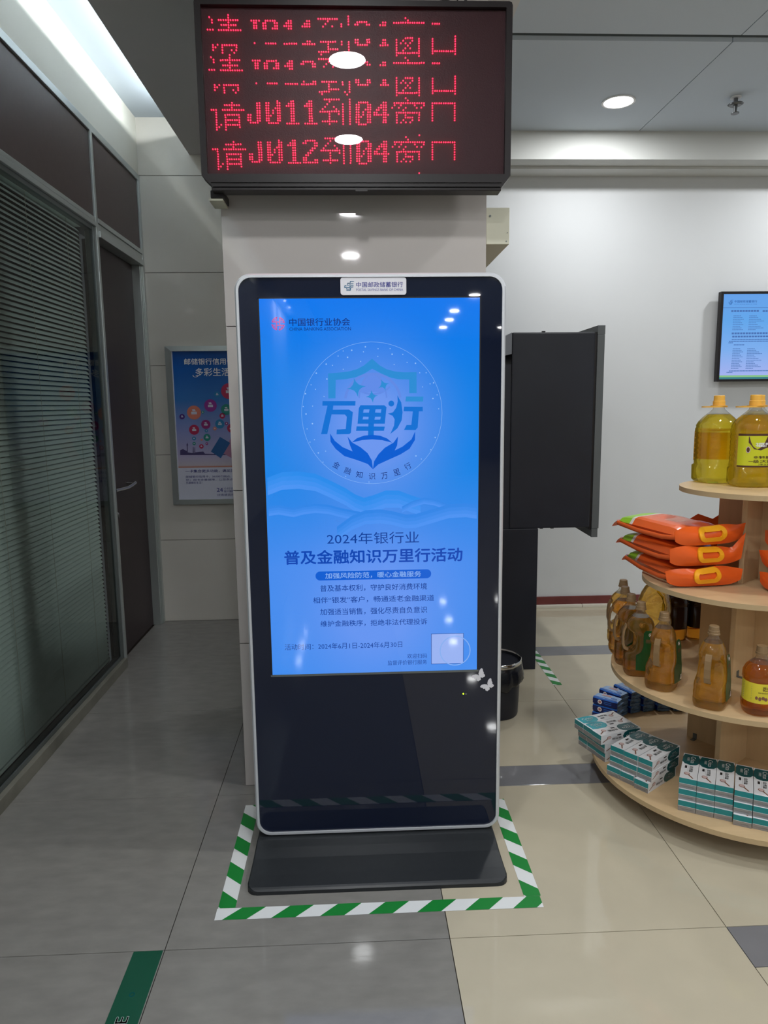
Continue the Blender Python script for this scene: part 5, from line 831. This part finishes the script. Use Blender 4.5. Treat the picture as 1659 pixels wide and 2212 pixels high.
# ---------------------------------------------------------------- 5 litre bottles on the top shelf
def big_bottle(name, label, loc, rz, with_label=True, group='large oil bottles on the top shelf'):
    b = thing(name, label, 'oil bottle', loc, rz, group)
    rg = [(0.0005, .055, .055, 4, 0, 0), (0.004, .070, .066, 4, 0, 0), (0.012, .076, .072, 4, 0, 0), (0.066, .077, .073, 4, 0, 0), (0.072, .074, .070, 3, 0, 0)]
    z = .078
    for k in range(6): rg += [(z, .0765, .0725, 2.6, 0, 0), (z+.012, .0765, .0725, 2.6, 0, 0), (z+.016, .0742, .0702, 2.6, 0, 0)]; z += .020
    rg += [(z, .0770, .073, 2.6, 0, 0), (z+.012, .0775, .0735, 2.6, 0, 0), (z+.018, .0745, .0705, 2.6, 0, 0), (z+.026, .076, .072, 2.5, 0, 0), (z+.040, .070, .067, 2.3, 0, 0), (z+.056, .057, .055, 2.1, 0, 0), (z+.068, .044, .043, 2, 0, 0)]
    MB().loft(rg, 'oil_yellow', 40).build('oil_body', b)
    zt_ = rg[-1][0]
    MB().loft([(zt_+.0004, .0438, .0428, 2, 0, 0), (zt_+.012, .030, .030, 2, 0, 0), (zt_+.020, .022, .022, 2, 0, 0), (zt_+.034, .019, .019, 2, 0, 0)], 'clear_plastic', 32).build('neck', b)
    zc0 = zt_+.0345
    cp = MB().loft([(zc0, .0225, .0225, 2, 0, 0), (zc0+.016, .0225, .0225, 2, 0, 0), (zc0+.017, .0205, .0205, 2, 0, 0), (zc0+.036, .0200, .0200, 2, 0, 0), (zc0+.038, .0185, .0185, 2, 0, 0)], 'cap_yellow', 32, True, False)
    cp.build('cap', b)
    hr = MB()
    no, ni = circ(-.018, 0, .052, 36, .030), circ(-.022, 0, .043, 36, .024)
    hr.ring(no, [(x if x < .0 else x, z) for x, z in ni], FZ(zc0-.008), FZ(zc0-.0035), 'cap_yellow').ring(circ(0, 0, .030, 36), circ(0, 0, .0215, 36), FZ(zc0-.0034), FZ(zc0-.0005), 'cap_yellow')
    hr.build('handle_ring', b)
    if not with_label:
        MB().loft([(.084, .0782, .0742, 2.6, 0, 0), (.202, .0782, .0742, 2.6, 0, 0)], 'label_back', 24, False, True, math.radians(28), math.radians(152)).build('label', b, label='back of a wrapped paper label')
    if with_label:
        lw = [(0.078, .0772, .0732, 2.6, 0, 0), (0.080, .0772, .0732, 2.6, 0, 0)]
        lm = MB(); A0, A1 = math.radians(-150), math.radians(-30)
        def lv(z): return (z, .0782, .0742, 2.6, 0, 0)
        lm.loft([lv(.076), lv(.082)], 'label_brown', 24, False, True, A0, A1)
        lm.loft([lv(.0821), lv(.190)], 'label_lime', 24, False, True, A0, A1)
        lm.loft([lv(.1901), lv(.198)], 'label_brown', 24, False, True, A0, A1)
        def fl_(o=.0006): return lambda u, v: sect(A0+(A1-A0)*u, .0782+o, .0742+o, 2.6, 0, 0, v)
        lm.poly([(.28, .188), (.60, .188), (.60, .172), (.66, .166), (.66, .150), (.56, .146), (.50, .138), (.40, .142), (.34, .156), (.28, .166)], fl_(.0005), 'label_brown')
        lm.poly(circ(.28, .140, .05, 20, .012), fl_(.0006), 'salt_pink').poly(circ(.28, .140, .035, 20, .009), fl_(.0008), 'label_brown')
        lm.text('福門', (.42, .150, .66, .166), fl_(.001), 'ink_white', .014)
        lm.poly(rrect(.70, .164, .92, .178, .006, 3), fl_(.0006), 'box_white').text('中粮', (.80, .167, .90, .175), fl_(.001), 'ink_black')
        lm.poly(circ(.745, .171, .025, 12, .0045), fl_(.001), 'label_green')
        lm.text('非转基因', (.40, .108, .72, .118), fl_(.001), 'label_brown', .012)
        lm.text('一级大豆油', (.30, .092, .78, .104), fl_(.001), 'label_brown', .014)
        lm.text('净含量:5升', (.48, .0835, .76, .0895), fl_(.001), 'ink_black')
        lm.build('label', b)
    return b
big_bottle('oil_bottle', 'large yellow oil bottle without visible label at the left of the top shelf', (1.428, 2.772, ZS[3]), 0.1, False)
big_bottle('oil_bottle', 'large oil bottle with lime green label, second from left on the top shelf', (1.490, 2.622, ZS[3]), math.radians(-9))
big_bottle('oil_bottle', 'large oil bottle cut by the right frame edge on the top shelf', (1.640, 2.496, ZS[3]), math.radians(25))
big_bottle('oil_bottle', 'large oil bottle standing behind the labelled one on the top shelf', (1.596, 2.786, ZS[3]), 0.1, False)

# ---------------------------------------------------------------- jugs with handles on the second shelf
def jug(label, loc, rz, oil='oil_amber'):
    b = thing('oil_jug', label, 'oil jug', loc, rz, 'oil jugs with green labels on the second shelf')
    prof_ = [(0.0005, .043, .040, 4), (0.004, .051, .048, 3.4), (0.014, .0555, .0515, 3.2), (0.030, .0565, .0525, 3.2), (0.034, .055, .051, 3.2), (0.052, .0565, .052, 3.2), (0.056, .055, .0505, 3.2), (0.074, .056, .051, 3.2), (0.084, .054, .050, 3.2),
             (0.095, .047, .049, 3.0), (0.106, .040, .048, 2.8), (0.130, .038, .046, 2.8), (0.155, .038, .044, 2.8), (0.168, .042, .043, 2.7), (0.180, .050, .042, 2.5), (0.196, .051, .040, 2.3), (0.208, .047, .037, 2.2), (0.218, .040, .033, 2.1), (0.226, .032, .030, 2)]
    rg = [(z, rx, ry, n_, .017 if .1 < z < .16 else (.010 if .09 < z < .17 else 0), 0) for z, rx, ry, n_ in prof_]
    def side(v):
        for (za, _, ra, _n), (zb_, _, rb, _m) in zip(prof_, prof_[1:]):
            if za <= v <= zb_: return ra+(rb-ra)*(v-za)/(zb_-za)
        return .05
    MB().loft(rg, oil, 36).build('oil_body', b)
    MB().loft([(0.2264, .0318, .0298, 2, 0, 0), (0.236, .022, .022, 2, 0, 0), (0.243, .0165, .0165, 2, 0, 0), (0.252, .0155, .0155, 2, 0, 0)], 'clear_plastic', 28).build('neck', b)
    MB().loft([(0.2524, .0200, .0200, 2, 0, 0), (0.257, .0200, .0200, 2, 0, 0), (0.258, .0185, .0185, 2, 0, 0), (0.266, .0182, .0182, 2, 0, 0), (0.267, .0172, .0172, 2, 0, 0), (0.280, .0160, .0160, 2, 0, 0), (0.282, .0145, .0145, 2, 0, 0)], 'cap_brown', 28, True, False).build('cap', b)
    ho = [(-.044, .199), (-.054, .193), (-.062, .174), (-.065, .145), (-.064, .114), (-.058, .096), (-.044, .089)]
    hi_ = [(-.040, .097), (-.052, .103), (-.0565, .118), (-.0575, .145), (-.055, .170), (-.049, .185), (-.042, .190)]
    MB().prism(ho+hi_, FY(-.010), FY(.010), 'handle_brown').build('handle', b)
    lm = MB(); th = math.radians
    for sgn in (-1,):
        fnl = lambda u, v: (u, sgn*(side(v)+.0026), v)
        pts = [(-.020, .030), (.046, .026), (.052, .060), (.050, .100), (.053, .150), (.046, .172), (.034, .182), (.014, .182), (.006, .172), (.006, .120), (-.002, .100), (-.020, .088)]
        pts = [p for a_, b_ in zip(pts, pts[1:]+pts[:1]) for p in (a_, ((a_[0]+b_[0])/2, (a_[1]+b_[1])/2))]
        lm.prism(pts, fnl, lambda u, v: (u, sgn*(side(v)+.0018), v), 'label_green')
        f2 = lambda u, v: (u, sgn*(side(v)+.0036), v)
        lm.ring(circ(.030, .166, .0065, 16), circ(.030, .166, .0048, 16), f2, fnl, 'salt_pink')
        lm.poly(circ(.030, .166, .0028, 12), f2, 'ink_white')
        for q in range(3): lm.poly([(.014, .146-q*.005), (.044, .146-q*.005), (.044, .148-q*.005), (.014, .148-q*.005)], f2, 'spoon_brown')
        lm.poly([(.030, .032), (.047, .031), (.047, .050), (.030, .051)], f2, 'box_white')
        for q in range(6): lm.poly([(.032+q*.0024, .036), (.0332+q*.0024, .036), (.0332+q*.0024, .049), (.032+q*.0024, .049)], lambda u, v: (u, sgn*(side(v)+.0042), v), 'ink_grey')
    lm.build('label', b)
    return b
jd = [((1.107, 2.452), math.radians(46), 'oil_amber', 'oil jug with green label nearest on the left shelf edge, handle facing out'),
      ((1.078, 2.592), math.radians(-12), 'oil_amber', 'oil jug showing its full green label, handle at its left, second along the edge'),
      ((1.085, 2.706), math.radians(-9), 'oil_amber', 'oil jug half hidden, third back along the left shelf edge'),
      ((1.103, 2.818), math.radians(-7), 'oil_amber', 'oil jug fourth back along the left shelf edge, only cap and shoulder clear'),
      ((1.138, 2.930), math.radians(-5), 'oil_amber', 'oil jug farthest back along the left shelf edge'),
      ((1.205, 2.285), math.radians(50), 'oil_gold', 'pale golden oil jug standing alone at the front of the second shelf')]
for (x, y), rz, oil, lab in jd: jug(lab, (x, y, ZS[1]), rz, oil)

def yellow_label_bottle(label, loc, rz):
    b = thing('oil_bottle', label, 'oil bottle', loc, rz)
    MB().loft([(0.0005, .035, .035, 2.4, 0, 0), (0.006, .048, .048, 2.4, 0, 0), (0.02, .053, .053, 2.3, 0, 0), (0.042, .054, .054, 2.2, 0, 0), (0.046, .051, .051, 2.2, 0, 0), (0.116, .051, .051, 2.2, 0, 0), (0.120, .054, .054, 2.2, 0, 0), (0.142, .053, .053, 2.2, 0, 0), (0.160, .046, .046, 2.1, 0, 0), (0.174, .034, .034, 2, 0, 0)], 'oil_brown', 36).build('oil_body', b)
    MB().loft([(0.1744, .0338, .0338, 2, 0, 0), (0.186, .020, .020, 2, 0, 0), (0.194, .0165, .0165, 2, 0, 0), (0.203, .0155, .0155, 2, 0, 0)], 'clear_plastic', 28).build('neck', b)
    MB().loft([(0.2034, .0195, .0195, 2, 0, 0), (0.210, .0195, .0195, 2, 0, 0), (0.2105, .0175, .0175, 2, 0, 0), (0.230, .0160, .0160, 2, 0, 0)], 'cap_brown', 28, True, False).build('cap', b)
    lm = MB(); A0, A1 = math.radians(-200), math.radians(20)
    lm.loft([(.047, .0518, .0518, 2.2, 0, 0), (.115, .0518, .0518, 2.2, 0, 0)], 'label_yellow', 40, False, True, A0, A1)
    def f3(o): return lambda u, v: sect(A0+(A1-A0)*u, .0518+o, .0518+o, 2.2, 0, 0, v)
    lm.text('花生油', (.46, .090, .62, .106), f3(.0008), 'label_brown', .02)
    lm.text('非转基因压榨', (.40, .082, .56, .087), f3(.0008), 'label_brown')
    for cx_, cz_, r_ in ((.38, .066, .006), (.43, .064, .007), (.475, .067, .006), (.51, .063, .006)): lm.poly(circ(cx_, cz_, .022, 12, r_), f3(.0008), 'spoon_brown')
    lm.poly(rrect(.565, .056, .66, .084, .01, 3), f3(.0008), 'label_pale').text('食用', (.585, .062, .64, .078), f3(.0012), 'soy_glow')
    for q in range(9): lm.poly([(.12, .106-q*.006), (.30, .106-q*.006), (.30, .1075-q*.006), (.12, .1075-q*.006)], f3(.0008), 'ink_grey')
    lm.build('label', b)
yellow_label_bottle('round amber oil bottle with yellow label at the right of the second shelf', (1.338, 2.222, ZS[1]), math.radians(-10))

def dark_jar(label, loc):
    b = thing('oil_jar', label, 'oil jar', loc, 0, 'dark oil jars behind the upright')
    MB().loft([(0.0005, .036, .036, 2.6, 0, 0), (0.005, .044, .044, 2.6, 0, 0), (0.055, .046, .046, 2.6, 0, 0)], 'soy_glow', 32).build('oil_body', b)
    MB().loft([(0.0555, .0462, .0462, 2.6, 0, 0), (0.150, .0462, .0462, 2.6, 0, 0), (0.152, .0445, .0445, 2.6, 0, 0), (0.156, .0445, .0445, 2.6, 0, 0), (0.158, .0465, .0465, 2.5, 0, 0), (0.176, .0455, .0455, 2.4, 0, 0), (0.192, .038, .038, 2.2, 0, 0), (0.199, .031, .031, 2, 0, 0)], 'soy_dark', 32).build('dark_sleeve', b)
    MB().loft([(0.1994, .033, .033, 2, 0, 0), (0.207, .032, .032, 2, 0, 0), (0.209, .029, .029, 2, 0, 0)], 'clear_plastic', 28).build('lid', b)
dark_jar('dark brown oil jar with amber foot left of the wooden upright', (1.394, 2.975, ZS[1]))
dark_jar('dark brown oil jar half hidden by the wooden upright', (1.494, 2.985, ZS[1]))
mbk = thing('oil_bottle', 'large amber oil bottle with loop handle behind the row of jugs', 'oil bottle', (1.274, 2.925, ZS[1]), 0.2)
MB().loft([(0.0005, .050, .050, 3, 0, 0), (0.005, .062, .06, 3, 0, 0), (0.015, .066, .062, 3, 0, 0), (0.11, .066, .062, 3, 0, 0), (0.13, .062, .058, 2.6, 0, 0), (0.15, .066, .062, 2.6, 0, 0), (0.19, .064, .060, 2.4, 0, 0), (0.225, .054, .052, 2.1, 0, 0), (0.250, .040, .040, 2, 0, 0), (.256, .033, .033, 2, 0, 0)], 'oil_amber', 36).build('oil_body', mbk)
MB().loft([(0.2564, .033, .033, 2, 0, 0), (0.275, .027, .027, 2, 0, 0), (0.285, .018, .018, 2, 0, 0), (0.298, .016, .016, 2, 0, 0)], 'clear_plastic', 28).build('neck', mbk)
MB().loft([(0.2984, .021, .021, 2, 0, 0), (0.322, .020, .020, 2, 0, 0)], 'cap_yellow', 28).build('cap', mbk)
MB().tube([(-.020, -.048, .245), (-.010, -.068, .225), (-.008, -.075, .19), (-.008, -.072, .15), (-.01, -.060, .125)], .006, 'oil_yellow', 10).build('handle', mbk)

# ---------------------------------------------------------------- rice bags on the third shelf
def pillow(L, W, Hh, seed, sag):
    """rice bag lying flat, local +y is its length; print zones by position"""
    mb = MB(); nx, ny = 14, 22; rnd = random.Random(seed); ph = [rnd.uniform(0, 6.28) for _ in range(8)]
    def P_(i, j, s):
        u, v = i/nx*2-1, j/ny*2-1
        e = max(0.0, (1-abs(u)**3.6))**.5*max(0.0, (1-abs(v)**(7 if v > 0 else 4)))**.5
        wob = (sin(5*u+ph[0]+2*v)+sin(7*v+ph[1])*.7+sin(11*v+3*u+ph[2])*.4)*.0022
        x = u*W/2*(1-.05*abs(v)**3)+.0
        y = L/2+v*L/2
        z = Hh*.5*(1+s*e*.97)+(wob*e if s > 0 else 0)+sag*(v > 0)*(v**2)*-.012
        if s < 0: z = Hh*.5*(1-e*.97)+sag*(v > 0)*(v**2)*-.0
        return (x, y, z)
    top = [P_(i, j, 1) for j in range(ny+1) for i in range(nx+1)]
    bot = [P_(i, j, -1) for j in range(ny+1) for i in range(nx+1)]
    def mt_for(i, j):
        v = j/ny
        if v > .75 : return 'green_film'
        if v > .70: return 'white_film'
        if v > .30 and 5 <= i <= 11: return 'pale_orange' if i > 8 or v < .5 else 'orange_film'
        return 'orange_film'
    for j in range(ny):
        for i in range(nx):
            a = j*(nx+1)+i; q = [top[a], top[a+1], top[a+nx+2], top[a+nx+1]]
            mb.add(q, [(0, 1, 2, 3)], mt_for(i, j), True)
            q = [bot[a], bot[a+nx+1], bot[a+nx+2], bot[a+1]]
            mb.add(q, [(0, 1, 2, 3)], 'orange_film', True)
    return mb
def flap_mesh(W, Hf, seed, curl, tip):
    """the sealed end of the bag, standing up in front of it"""
    rnd = random.Random(seed); ph = [rnd.uniform(0, 6.28) for _ in range(6)]; mb = MB(); nx, nz = 24, 8; V = []
    for s in (0, 1):
        for j in range(nz+1):
            for i in range(nx+1):
                u = i/nx*2-1; v = j/nz
                x = u*W/2*(1-.05*(1-v)*abs(u))
                edge = abs(u)**6
                y = -.004-.022*(1-u*u)*sin(PI*min(1, v*.9+.05))-.010*sin(3*u+ph[0])*v+.010*edge*sin(ph[1])
                z = .004+.020*(1-v)*abs(u)**5+v*(Hf-.010*abs(u)**4)+curl*v*u*.012+tip*max(0, u-.72)*.16*v
                z += sin(6*u+ph[2])*.0025*v
                V.append((x, y+s*.0016, z))
    k = nx+1; N = (nz+1)*k; F = []
    for j in range(nz):
        for i in range(nx): a = j*k+i; F += [(a, a+1, a+k+1, a+k), (N+a, N+a+k, N+a+k+1, N+a+1)]
    mb.add(V, F, 'orange_film', True)
    def surf(u, v, o=0.004):
        """u in metres across, v in metres up: point on the flap's front"""
        un = max(-1, min(1, u/(W/2))); vn = max(0, min(1.05, v/Hf))
        y = -.004-.022*(1-un*un)*sin(PI*min(1, vn*.9+.05))-.010*sin(3*un+ph[0])*vn
        z = .004+vn*(Hf-.010*abs(un)**4)+curl*vn*un*.012+sin(6*un+ph[2])*.0025*vn
        return (u, y-o, z)
    return mb, surf
def bag(label, loc, rz, seed, curl=0, tip=0, hx=0.0, sag=0.5, hz=.042, group='orange rice bags on the third shelf', L=.42, W=.215, Hf=.069):
    b = thing('rice_bag', label, 'rice bag', loc, rz, group)
    m = pillow(L, W, .071, seed, sag)
    m.build('bag_body', b)
    mb, surf = flap_mesh(.30, Hf, seed, curl, tip); mb.build('sealed_end', b)
    h = MB()
    outer = rrect(hx-.054, hz-.028, hx+.054, hz+.028, .027, 8)
    inner = []
    n_ = len(outer)
    for (x, z) in rrect(hx-.037, hz-.012, hx+.037, hz+.013, .011, 8):
        if z > hz+.010: z -= .0022*(1+cos((x-hx)/.037*3.2*PI))*.5*1.6
        inner.append((x, z))
    h.ring(outer, inner, lambda u, v: surf(u, v, .008), lambda u, v: surf(u, v, .0015), 'yellow_handle')
    h.build('carry_handle', b)
    MB().tube([(-W/2+.002, .02, .030), (-W/2-.012, .1, .022), (-W/2-.014, .25, .022), (-W/2-.004, .40, .028)], .0022, 'orange_film', 6, .010).build('side_seam', b)
    ft = MB(); V = []
    for j in range(5):
        for i in range(9):
            u = i/8*2-1; v = j/4
            V.append((u*W/2*.97, L-.006+v*.034, .032+(-.016*v*v if sag else 0)+sin(4*u+seed)*.003*v-(.012*v if u < -.7 else 0)))
    ft.add(V, [(j*9+i, j*9+i+1, j*9+10+i, j*9+9+i) for j in range(4) for i in range(8)], 'orange_film', True)
    ft.build('far_seal', b)
    lt = MB(); V, F = glyphs('米', .03)
    return b
zb = ZS[2]+.0005
bag('orange rice bag at the bottom of the left stack, yellow handle facing front', (1.262, 2.492, zb), math.radians(4), 11, 0, 0, 0.0)
bag('orange rice bag in the middle of the left stack with tilted yellow handle', (1.262, 2.497, zb+.0755), math.radians(8), 5, -1.0, 1.6, 0.012)
bag('orange rice bag on top of the left stack showing its green end', (1.275, 2.500, zb+.151), math.radians(13), 23, .3, 0.25, 0.0, Hf=.070)
for k, (sd, cu) in enumerate(((31, .3), (37, -.4), (41, .5))):
    bag(['orange rice bag at the bottom of the right stack, cut by the frame', 'orange rice bag in the middle of the right stack, cut by the frame', 'orange rice bag on top of the right stack, cut by the frame'][k],
        (1.484+.002*k, 2.310, zb+.0755*k), math.radians(-75), sd, cu, .1, 0.0, L=.30)
for k, sd in enumerate((51, 53)):
    lastbag = bag(['lower orange rice bag at the back of the third shelf', 'upper orange rice bag at the back of the third shelf, end flap sticking up'][k],
        (1.535, 2.79, zb+.0755*k), math.radians(2), sd, 0, 0, 0.0, L=.30)
# the upper back bag's crumpled open end sticks up above the left stack
V = [(-.205, .0, .120), (-.165, -.01, .148), (-.110, -.022, .128), (-.060, .002, .146), (-.018, -.01, .168), (-.170, -.01, .112), (-.125, -.018, .088), (-.080, -.026, .060), (-.03, -.01, .058), (.0, -.01, .064)]
F = [(0, 1, 6, 5), (1, 2, 7, 6), (2, 3, 8, 7), (3, 4, 9, 8)]
MB().add(V+[(x, y+.002, z) for x, y, z in V], F+[tuple(10+q for q in reversed(f)) for f in F], 'orange_film', True).build('crumpled_end', lastbag)
MB().box(-.005, .025, -.005, .0, .062, .150, 'salt_pink', .002).build('clear_edge', lastbag)

# ---------------------------------------------------------------- toothpaste boxes on the bottom shelf
BL, BW, BH = .193, .0555, .0375
def carton_mesh():
    """local +x runs from the striped end to the far end; y is the width"""
    m = MB().box(0, BL, -BW/2, BW/2, 0, BH, 'box_white')
    e = .0003
    m.quad((-e, -BW/2, 0), (-e, BW/2, 0), (-e, BW/2, BH*.46), (-e, -BW/2, BH*.46), 'box_grey')
    m.quad((-e, -BW/2, BH*.46), (-e, BW/2, BH*.46), (-e, BW/2, BH*.49), (-e, -BW/2, BH*.49), 'box_white')
    m.quad((-e, -BW/2, BH*.49), (-e, BW/2, BH*.49), (-e, BW/2, BH), (-e, -BW/2, BH), 'box_teal')
    return m.mesh('carton')
def print_mesh(light):
    """printing; u runs along the box, w across; text reads from the far end to the striped end"""
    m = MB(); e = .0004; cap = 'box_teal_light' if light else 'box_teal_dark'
    def face(fn, Wd, tall):
        cpts = [(BL*.97, -Wd*.42), (BL*.97, Wd*.42), (BL*.86, Wd*.5), (BL*.66, Wd*.5), (BL*.58, Wd*.34), (BL*.545, Wd*.0), (BL*.58, -Wd*.34), (BL*.66, -Wd*.5), (BL*.86, -Wd*.5)]
        m.poly(cpts, fn(e), cap)
        def T_(s, u0, u1, w0, w1, mt, b=0):      # reads toward -u, up is +w side
            V, F = glyphs(s, b); m.add([fn(e*2.2)(u1-(u1-u0)*a, w0+(w1-w0)*c) for a, c in V], F, mt)
        k = Wd
        T_('Crico', BL*.63, BL*.90, -k*.02, k*.26, 'ink_white', .014)
        T_('科瑞可', BL*.70, BL*.84, -k*.24, -k*.08, 'ink_white', .01)
        T_('自然盐', BL*.27, BL*.50, -k*.02, k*.20, 'ink_black', .01)
        m.poly([(BL*.40, -k*.30), (BL*.50, -k*.30), (BL*.50, -k*.17), (BL*.40, -k*.17)], fn(e), 'ink_black')
        m.poly([(BL*.28, -k*.10), (BL*.50, -k*.10), (BL*.50, -k*.09), (BL*.28, -k*.09)], fn(e), 'ink_grey')
        m.poly(circ(BL*.20, -k*.12, BL*.055, 18, k*.17), fn(e), 'spoon_brown').poly(circ(BL*.205, -k*.115, BL*.047, 18, k*.14), fn(e*1.6), 'salt_pink')
        m.poly([(BL*.155, -k*.05), (BL*.17, k*.02), (BL*.05, k*.30), (BL*.035, k*.24)], fn(e), 'spoon_brown')
    face(lambda o: (lambda u, w: (u, -w, BH+o)), BW, False)
    face(lambda o: (lambda u, w: (u, -BW/2-o, BH/2-w)), BH, True)
    V, F = glyphs('Crico 自然盐', .0)
    m.add([(-.0007, BW*.36-BW*.72*a, BH*.14+BH*.14*c) for a, c in V], F, 'ink_grey')
    return m.mesh('printing')
CAR = carton_mesh(); PRN = {False: print_mesh(False), True: print_mesh(True)}
def carton(label, x, y, z, rz, light=False, group=None, flip=False):
    o = bpy.data.objects.new('toothpaste_box', CAR); C.objects.link(o)
    o.location = (x, y, z); o.rotation_euler = (0, 0, rz)
    tag(o, label, 'toothpaste box', group)
    p_ = bpy.data.objects.new('printing', PRN[light]); C.objects.link(p_); p_.parent = o
    if flip: p_.rotation_euler = (0, 0, PI); p_.location = (BL, 0, 0)
    return o
LV = ['bottom', 'middle', 'top']; OD = ['leftmost', 'second', 'third', 'fourth', 'fifth', 'sixth']
z0 = ZS[0]+.0003
aR = math.radians(60.7); ux, uy = cos(aR), sin(aR); wx, wy = uy, -ux
fr_ = [(1.101, 2.262), (1.150, 2.233), (1.200, 2.206), (1.247, 2.170), (1.296, 2.140), (1.345, 2.108)]
for c, (x, y) in enumerate(fr_):
    for k in range(3):
        s = [(-.010, .0012), (-.002, .0004), (.004, 0)][k] if c != 3 else [(-.016, .0008), (-.004, 0), (.004, 0)][k]
        carton('teal and white toothpaste box, %s layer, %s column of the right-hand group' % (LV[k], OD[c]), x+ux*s[0]+wx*(BW/2+s[1]), y+uy*s[0]+wy*(BW/2+s[1]), z0+k*(BH+.0005), aR, group='toothpaste boxes in the right-hand group')
aM = math.radians(37); ux, uy = cos(aM), sin(aM); wx, wy = uy, -ux
fr_ = [(0.950, 2.510), (0.983, 2.462), (1.019, 2.416)]
for c, (x, y) in enumerate(fr_):
    for k in range(3):
        s = [(-.012, -.004), (-.004, .002), (.002, 0)][k]
        if c == 2 and k == 0: s = (-.020, 0)
        carton('teal and white toothpaste box, %s layer, %s column of the middle group' % (LV[k], OD[c]), x+ux*s[0]+wx*(BW/2+s[1]), y+uy*s[0]+wy*(BW/2+s[1]), z0+k*(BH+.0005), aM, group='toothpaste boxes in the middle group')
aL = math.radians(19.4); ux, uy = cos(aL), sin(aL); wx, wy = uy, -ux
fr_ = [(0.886, 2.746), (0.905, 2.692), (0.922, 2.638)]
for c, (x, y) in enumerate(fr_):
    for k in range(3):
        s = [(.022, 0), (.018, .001), (0, 0)][k]
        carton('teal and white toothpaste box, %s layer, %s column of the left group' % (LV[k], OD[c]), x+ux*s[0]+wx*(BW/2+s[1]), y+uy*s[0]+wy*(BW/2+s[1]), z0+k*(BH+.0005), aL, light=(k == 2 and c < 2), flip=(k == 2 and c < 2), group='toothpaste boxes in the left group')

# ---------------------------------------------------------------- blue tissue packs at the back of the bottom shelf
def pack_mesh():
    m = MB(); L, W, Hp = .112, .066, .033; seg = []
    def P_(u, v, s): return None
    nx = 10; V = []
    sec = [(-.5, .12), (-.5, .88), (-.40, 1), (.40, 1), (.5, .88), (.5, .12), (.40, 0), (-.40, 0)]
    r2_ = random.Random(9)
    for i in range(nx+1):
        t = i/nx; k = 1-.10*(abs(t*2-1)**8)
        for (a, b) in sec: V.append(((t-.5)*L, a*W*k+r2_.uniform(-.0008, .0008), Hp*(.5+(b-.5)*k)+r2_.uniform(-.0006, .0006)))
    for i in range(nx):
        for q in range(8):
            f = [V[i*8+q], V[i*8+(q+1) % 8], V[(i+1)*8+(q+1) % 8], V[(i+1)*8+q]]
            mt = {0: 'pack_navy', 1: 'pack_blue', 2: 'pack_pale', 3: 'pack_pale', 4: 'pack_blue', 5: 'pack_navy'}.get(q, 'pack_navy')
            if q in (4,): mt = 'pack_blue'
            m.add(f, [(0, 1, 2, 3)], mt, False)
    m.add(V[:8], [tuple(range(8))], 'pack_mix'); m.add(V[-8:], [tuple(reversed(range(8)))], 'pack_mix')
    for sx in (-1, 1):
        m.add([(sx*L/2, -W*.42, Hp*.5), (sx*L/2, W*.42, Hp*.5), (sx*(L/2+.006), W*.45, Hp*.46), (sx*(L/2+.006), -W*.45, Hp*.46)], [(0, 1, 2, 3)], 'pack_mix')
    return m.mesh('tissue_pack')
def pack_print():
    m = MB(); f = FZ(.0338)
    m.poly([(-.056, -.026), (-.01, -.022), (.05, -.026), (.05, -.019), (-.01, -.015), (-.056, -.020)], f, 'pack_blue')
    m.poly([(-.030, .003), (.012, .003), (.016, .012), (.010, .020), (-.026, .020), (-.032, .012)], f, 'salt_pink')
    m.text('心相印', (-.026, .007, .010, .017), FZ(.0342), 'pack_red', .02)
    m.ring(circ(.030, -.004, .014, 18, .007), circ(.030, -.004, .010, 18, .004), f, FZ(.0336), 'pack_blue')
    for sy in (-1,):
        g = lambda u, v: (u, sy*.0334-.0006, v)
        m.poly(circ(-.022, .017, .010, 16), g, 'ink_white').poly(circ(-.022, .017, .006, 12), lambda u, v: (u, sy*.0334-.0009, v), 'pack_red')
        for q in range(2): m.poly([(-.004, .020-q*.008), (.030, .020-q*.008), (.030, .023-q*.008), (-.004, .023-q*.008)], g, 'pack_blue')
    return m.mesh('printing')
PKM, PKP = pack_mesh(), pack_print()
cols = [((1.104, 2.972), -42, 3), ((1.160, 3.046), -54, 3), ((1.232, 3.076), -68, 3), ((1.305, 3.090), -76, 3), ((1.385, 3.088), -86, 2), ((1.46, 3.085), -90, 2)]
for c, ((x, y), a, n_) in enumerate(cols):
    for k in range(n_):
        o = bpy.data.objects.new('tissue_pack', PKM); C.objects.link(o); o.location = (x+random.uniform(-.002, .002), y, ZS[0]+.0014+k*.0346)
        o.rotation_euler = (0, 0, math.radians(a)+random.uniform(-.02, .02))
        tag(o, 'blue tissue pack, %s of its pile, in the %s pile behind the left boxes' % (LV[k] if n_ == 3 else ['bottom', 'top'][k], ['nearest', 'second', 'third', 'fourth', 'fifth', 'farthest'][c]), 'tissue pack', 'blue tissue packs on the bottom shelf')
        p_ = bpy.data.objects.new('printing', PKP); C.objects.link(p_); p_.parent = o
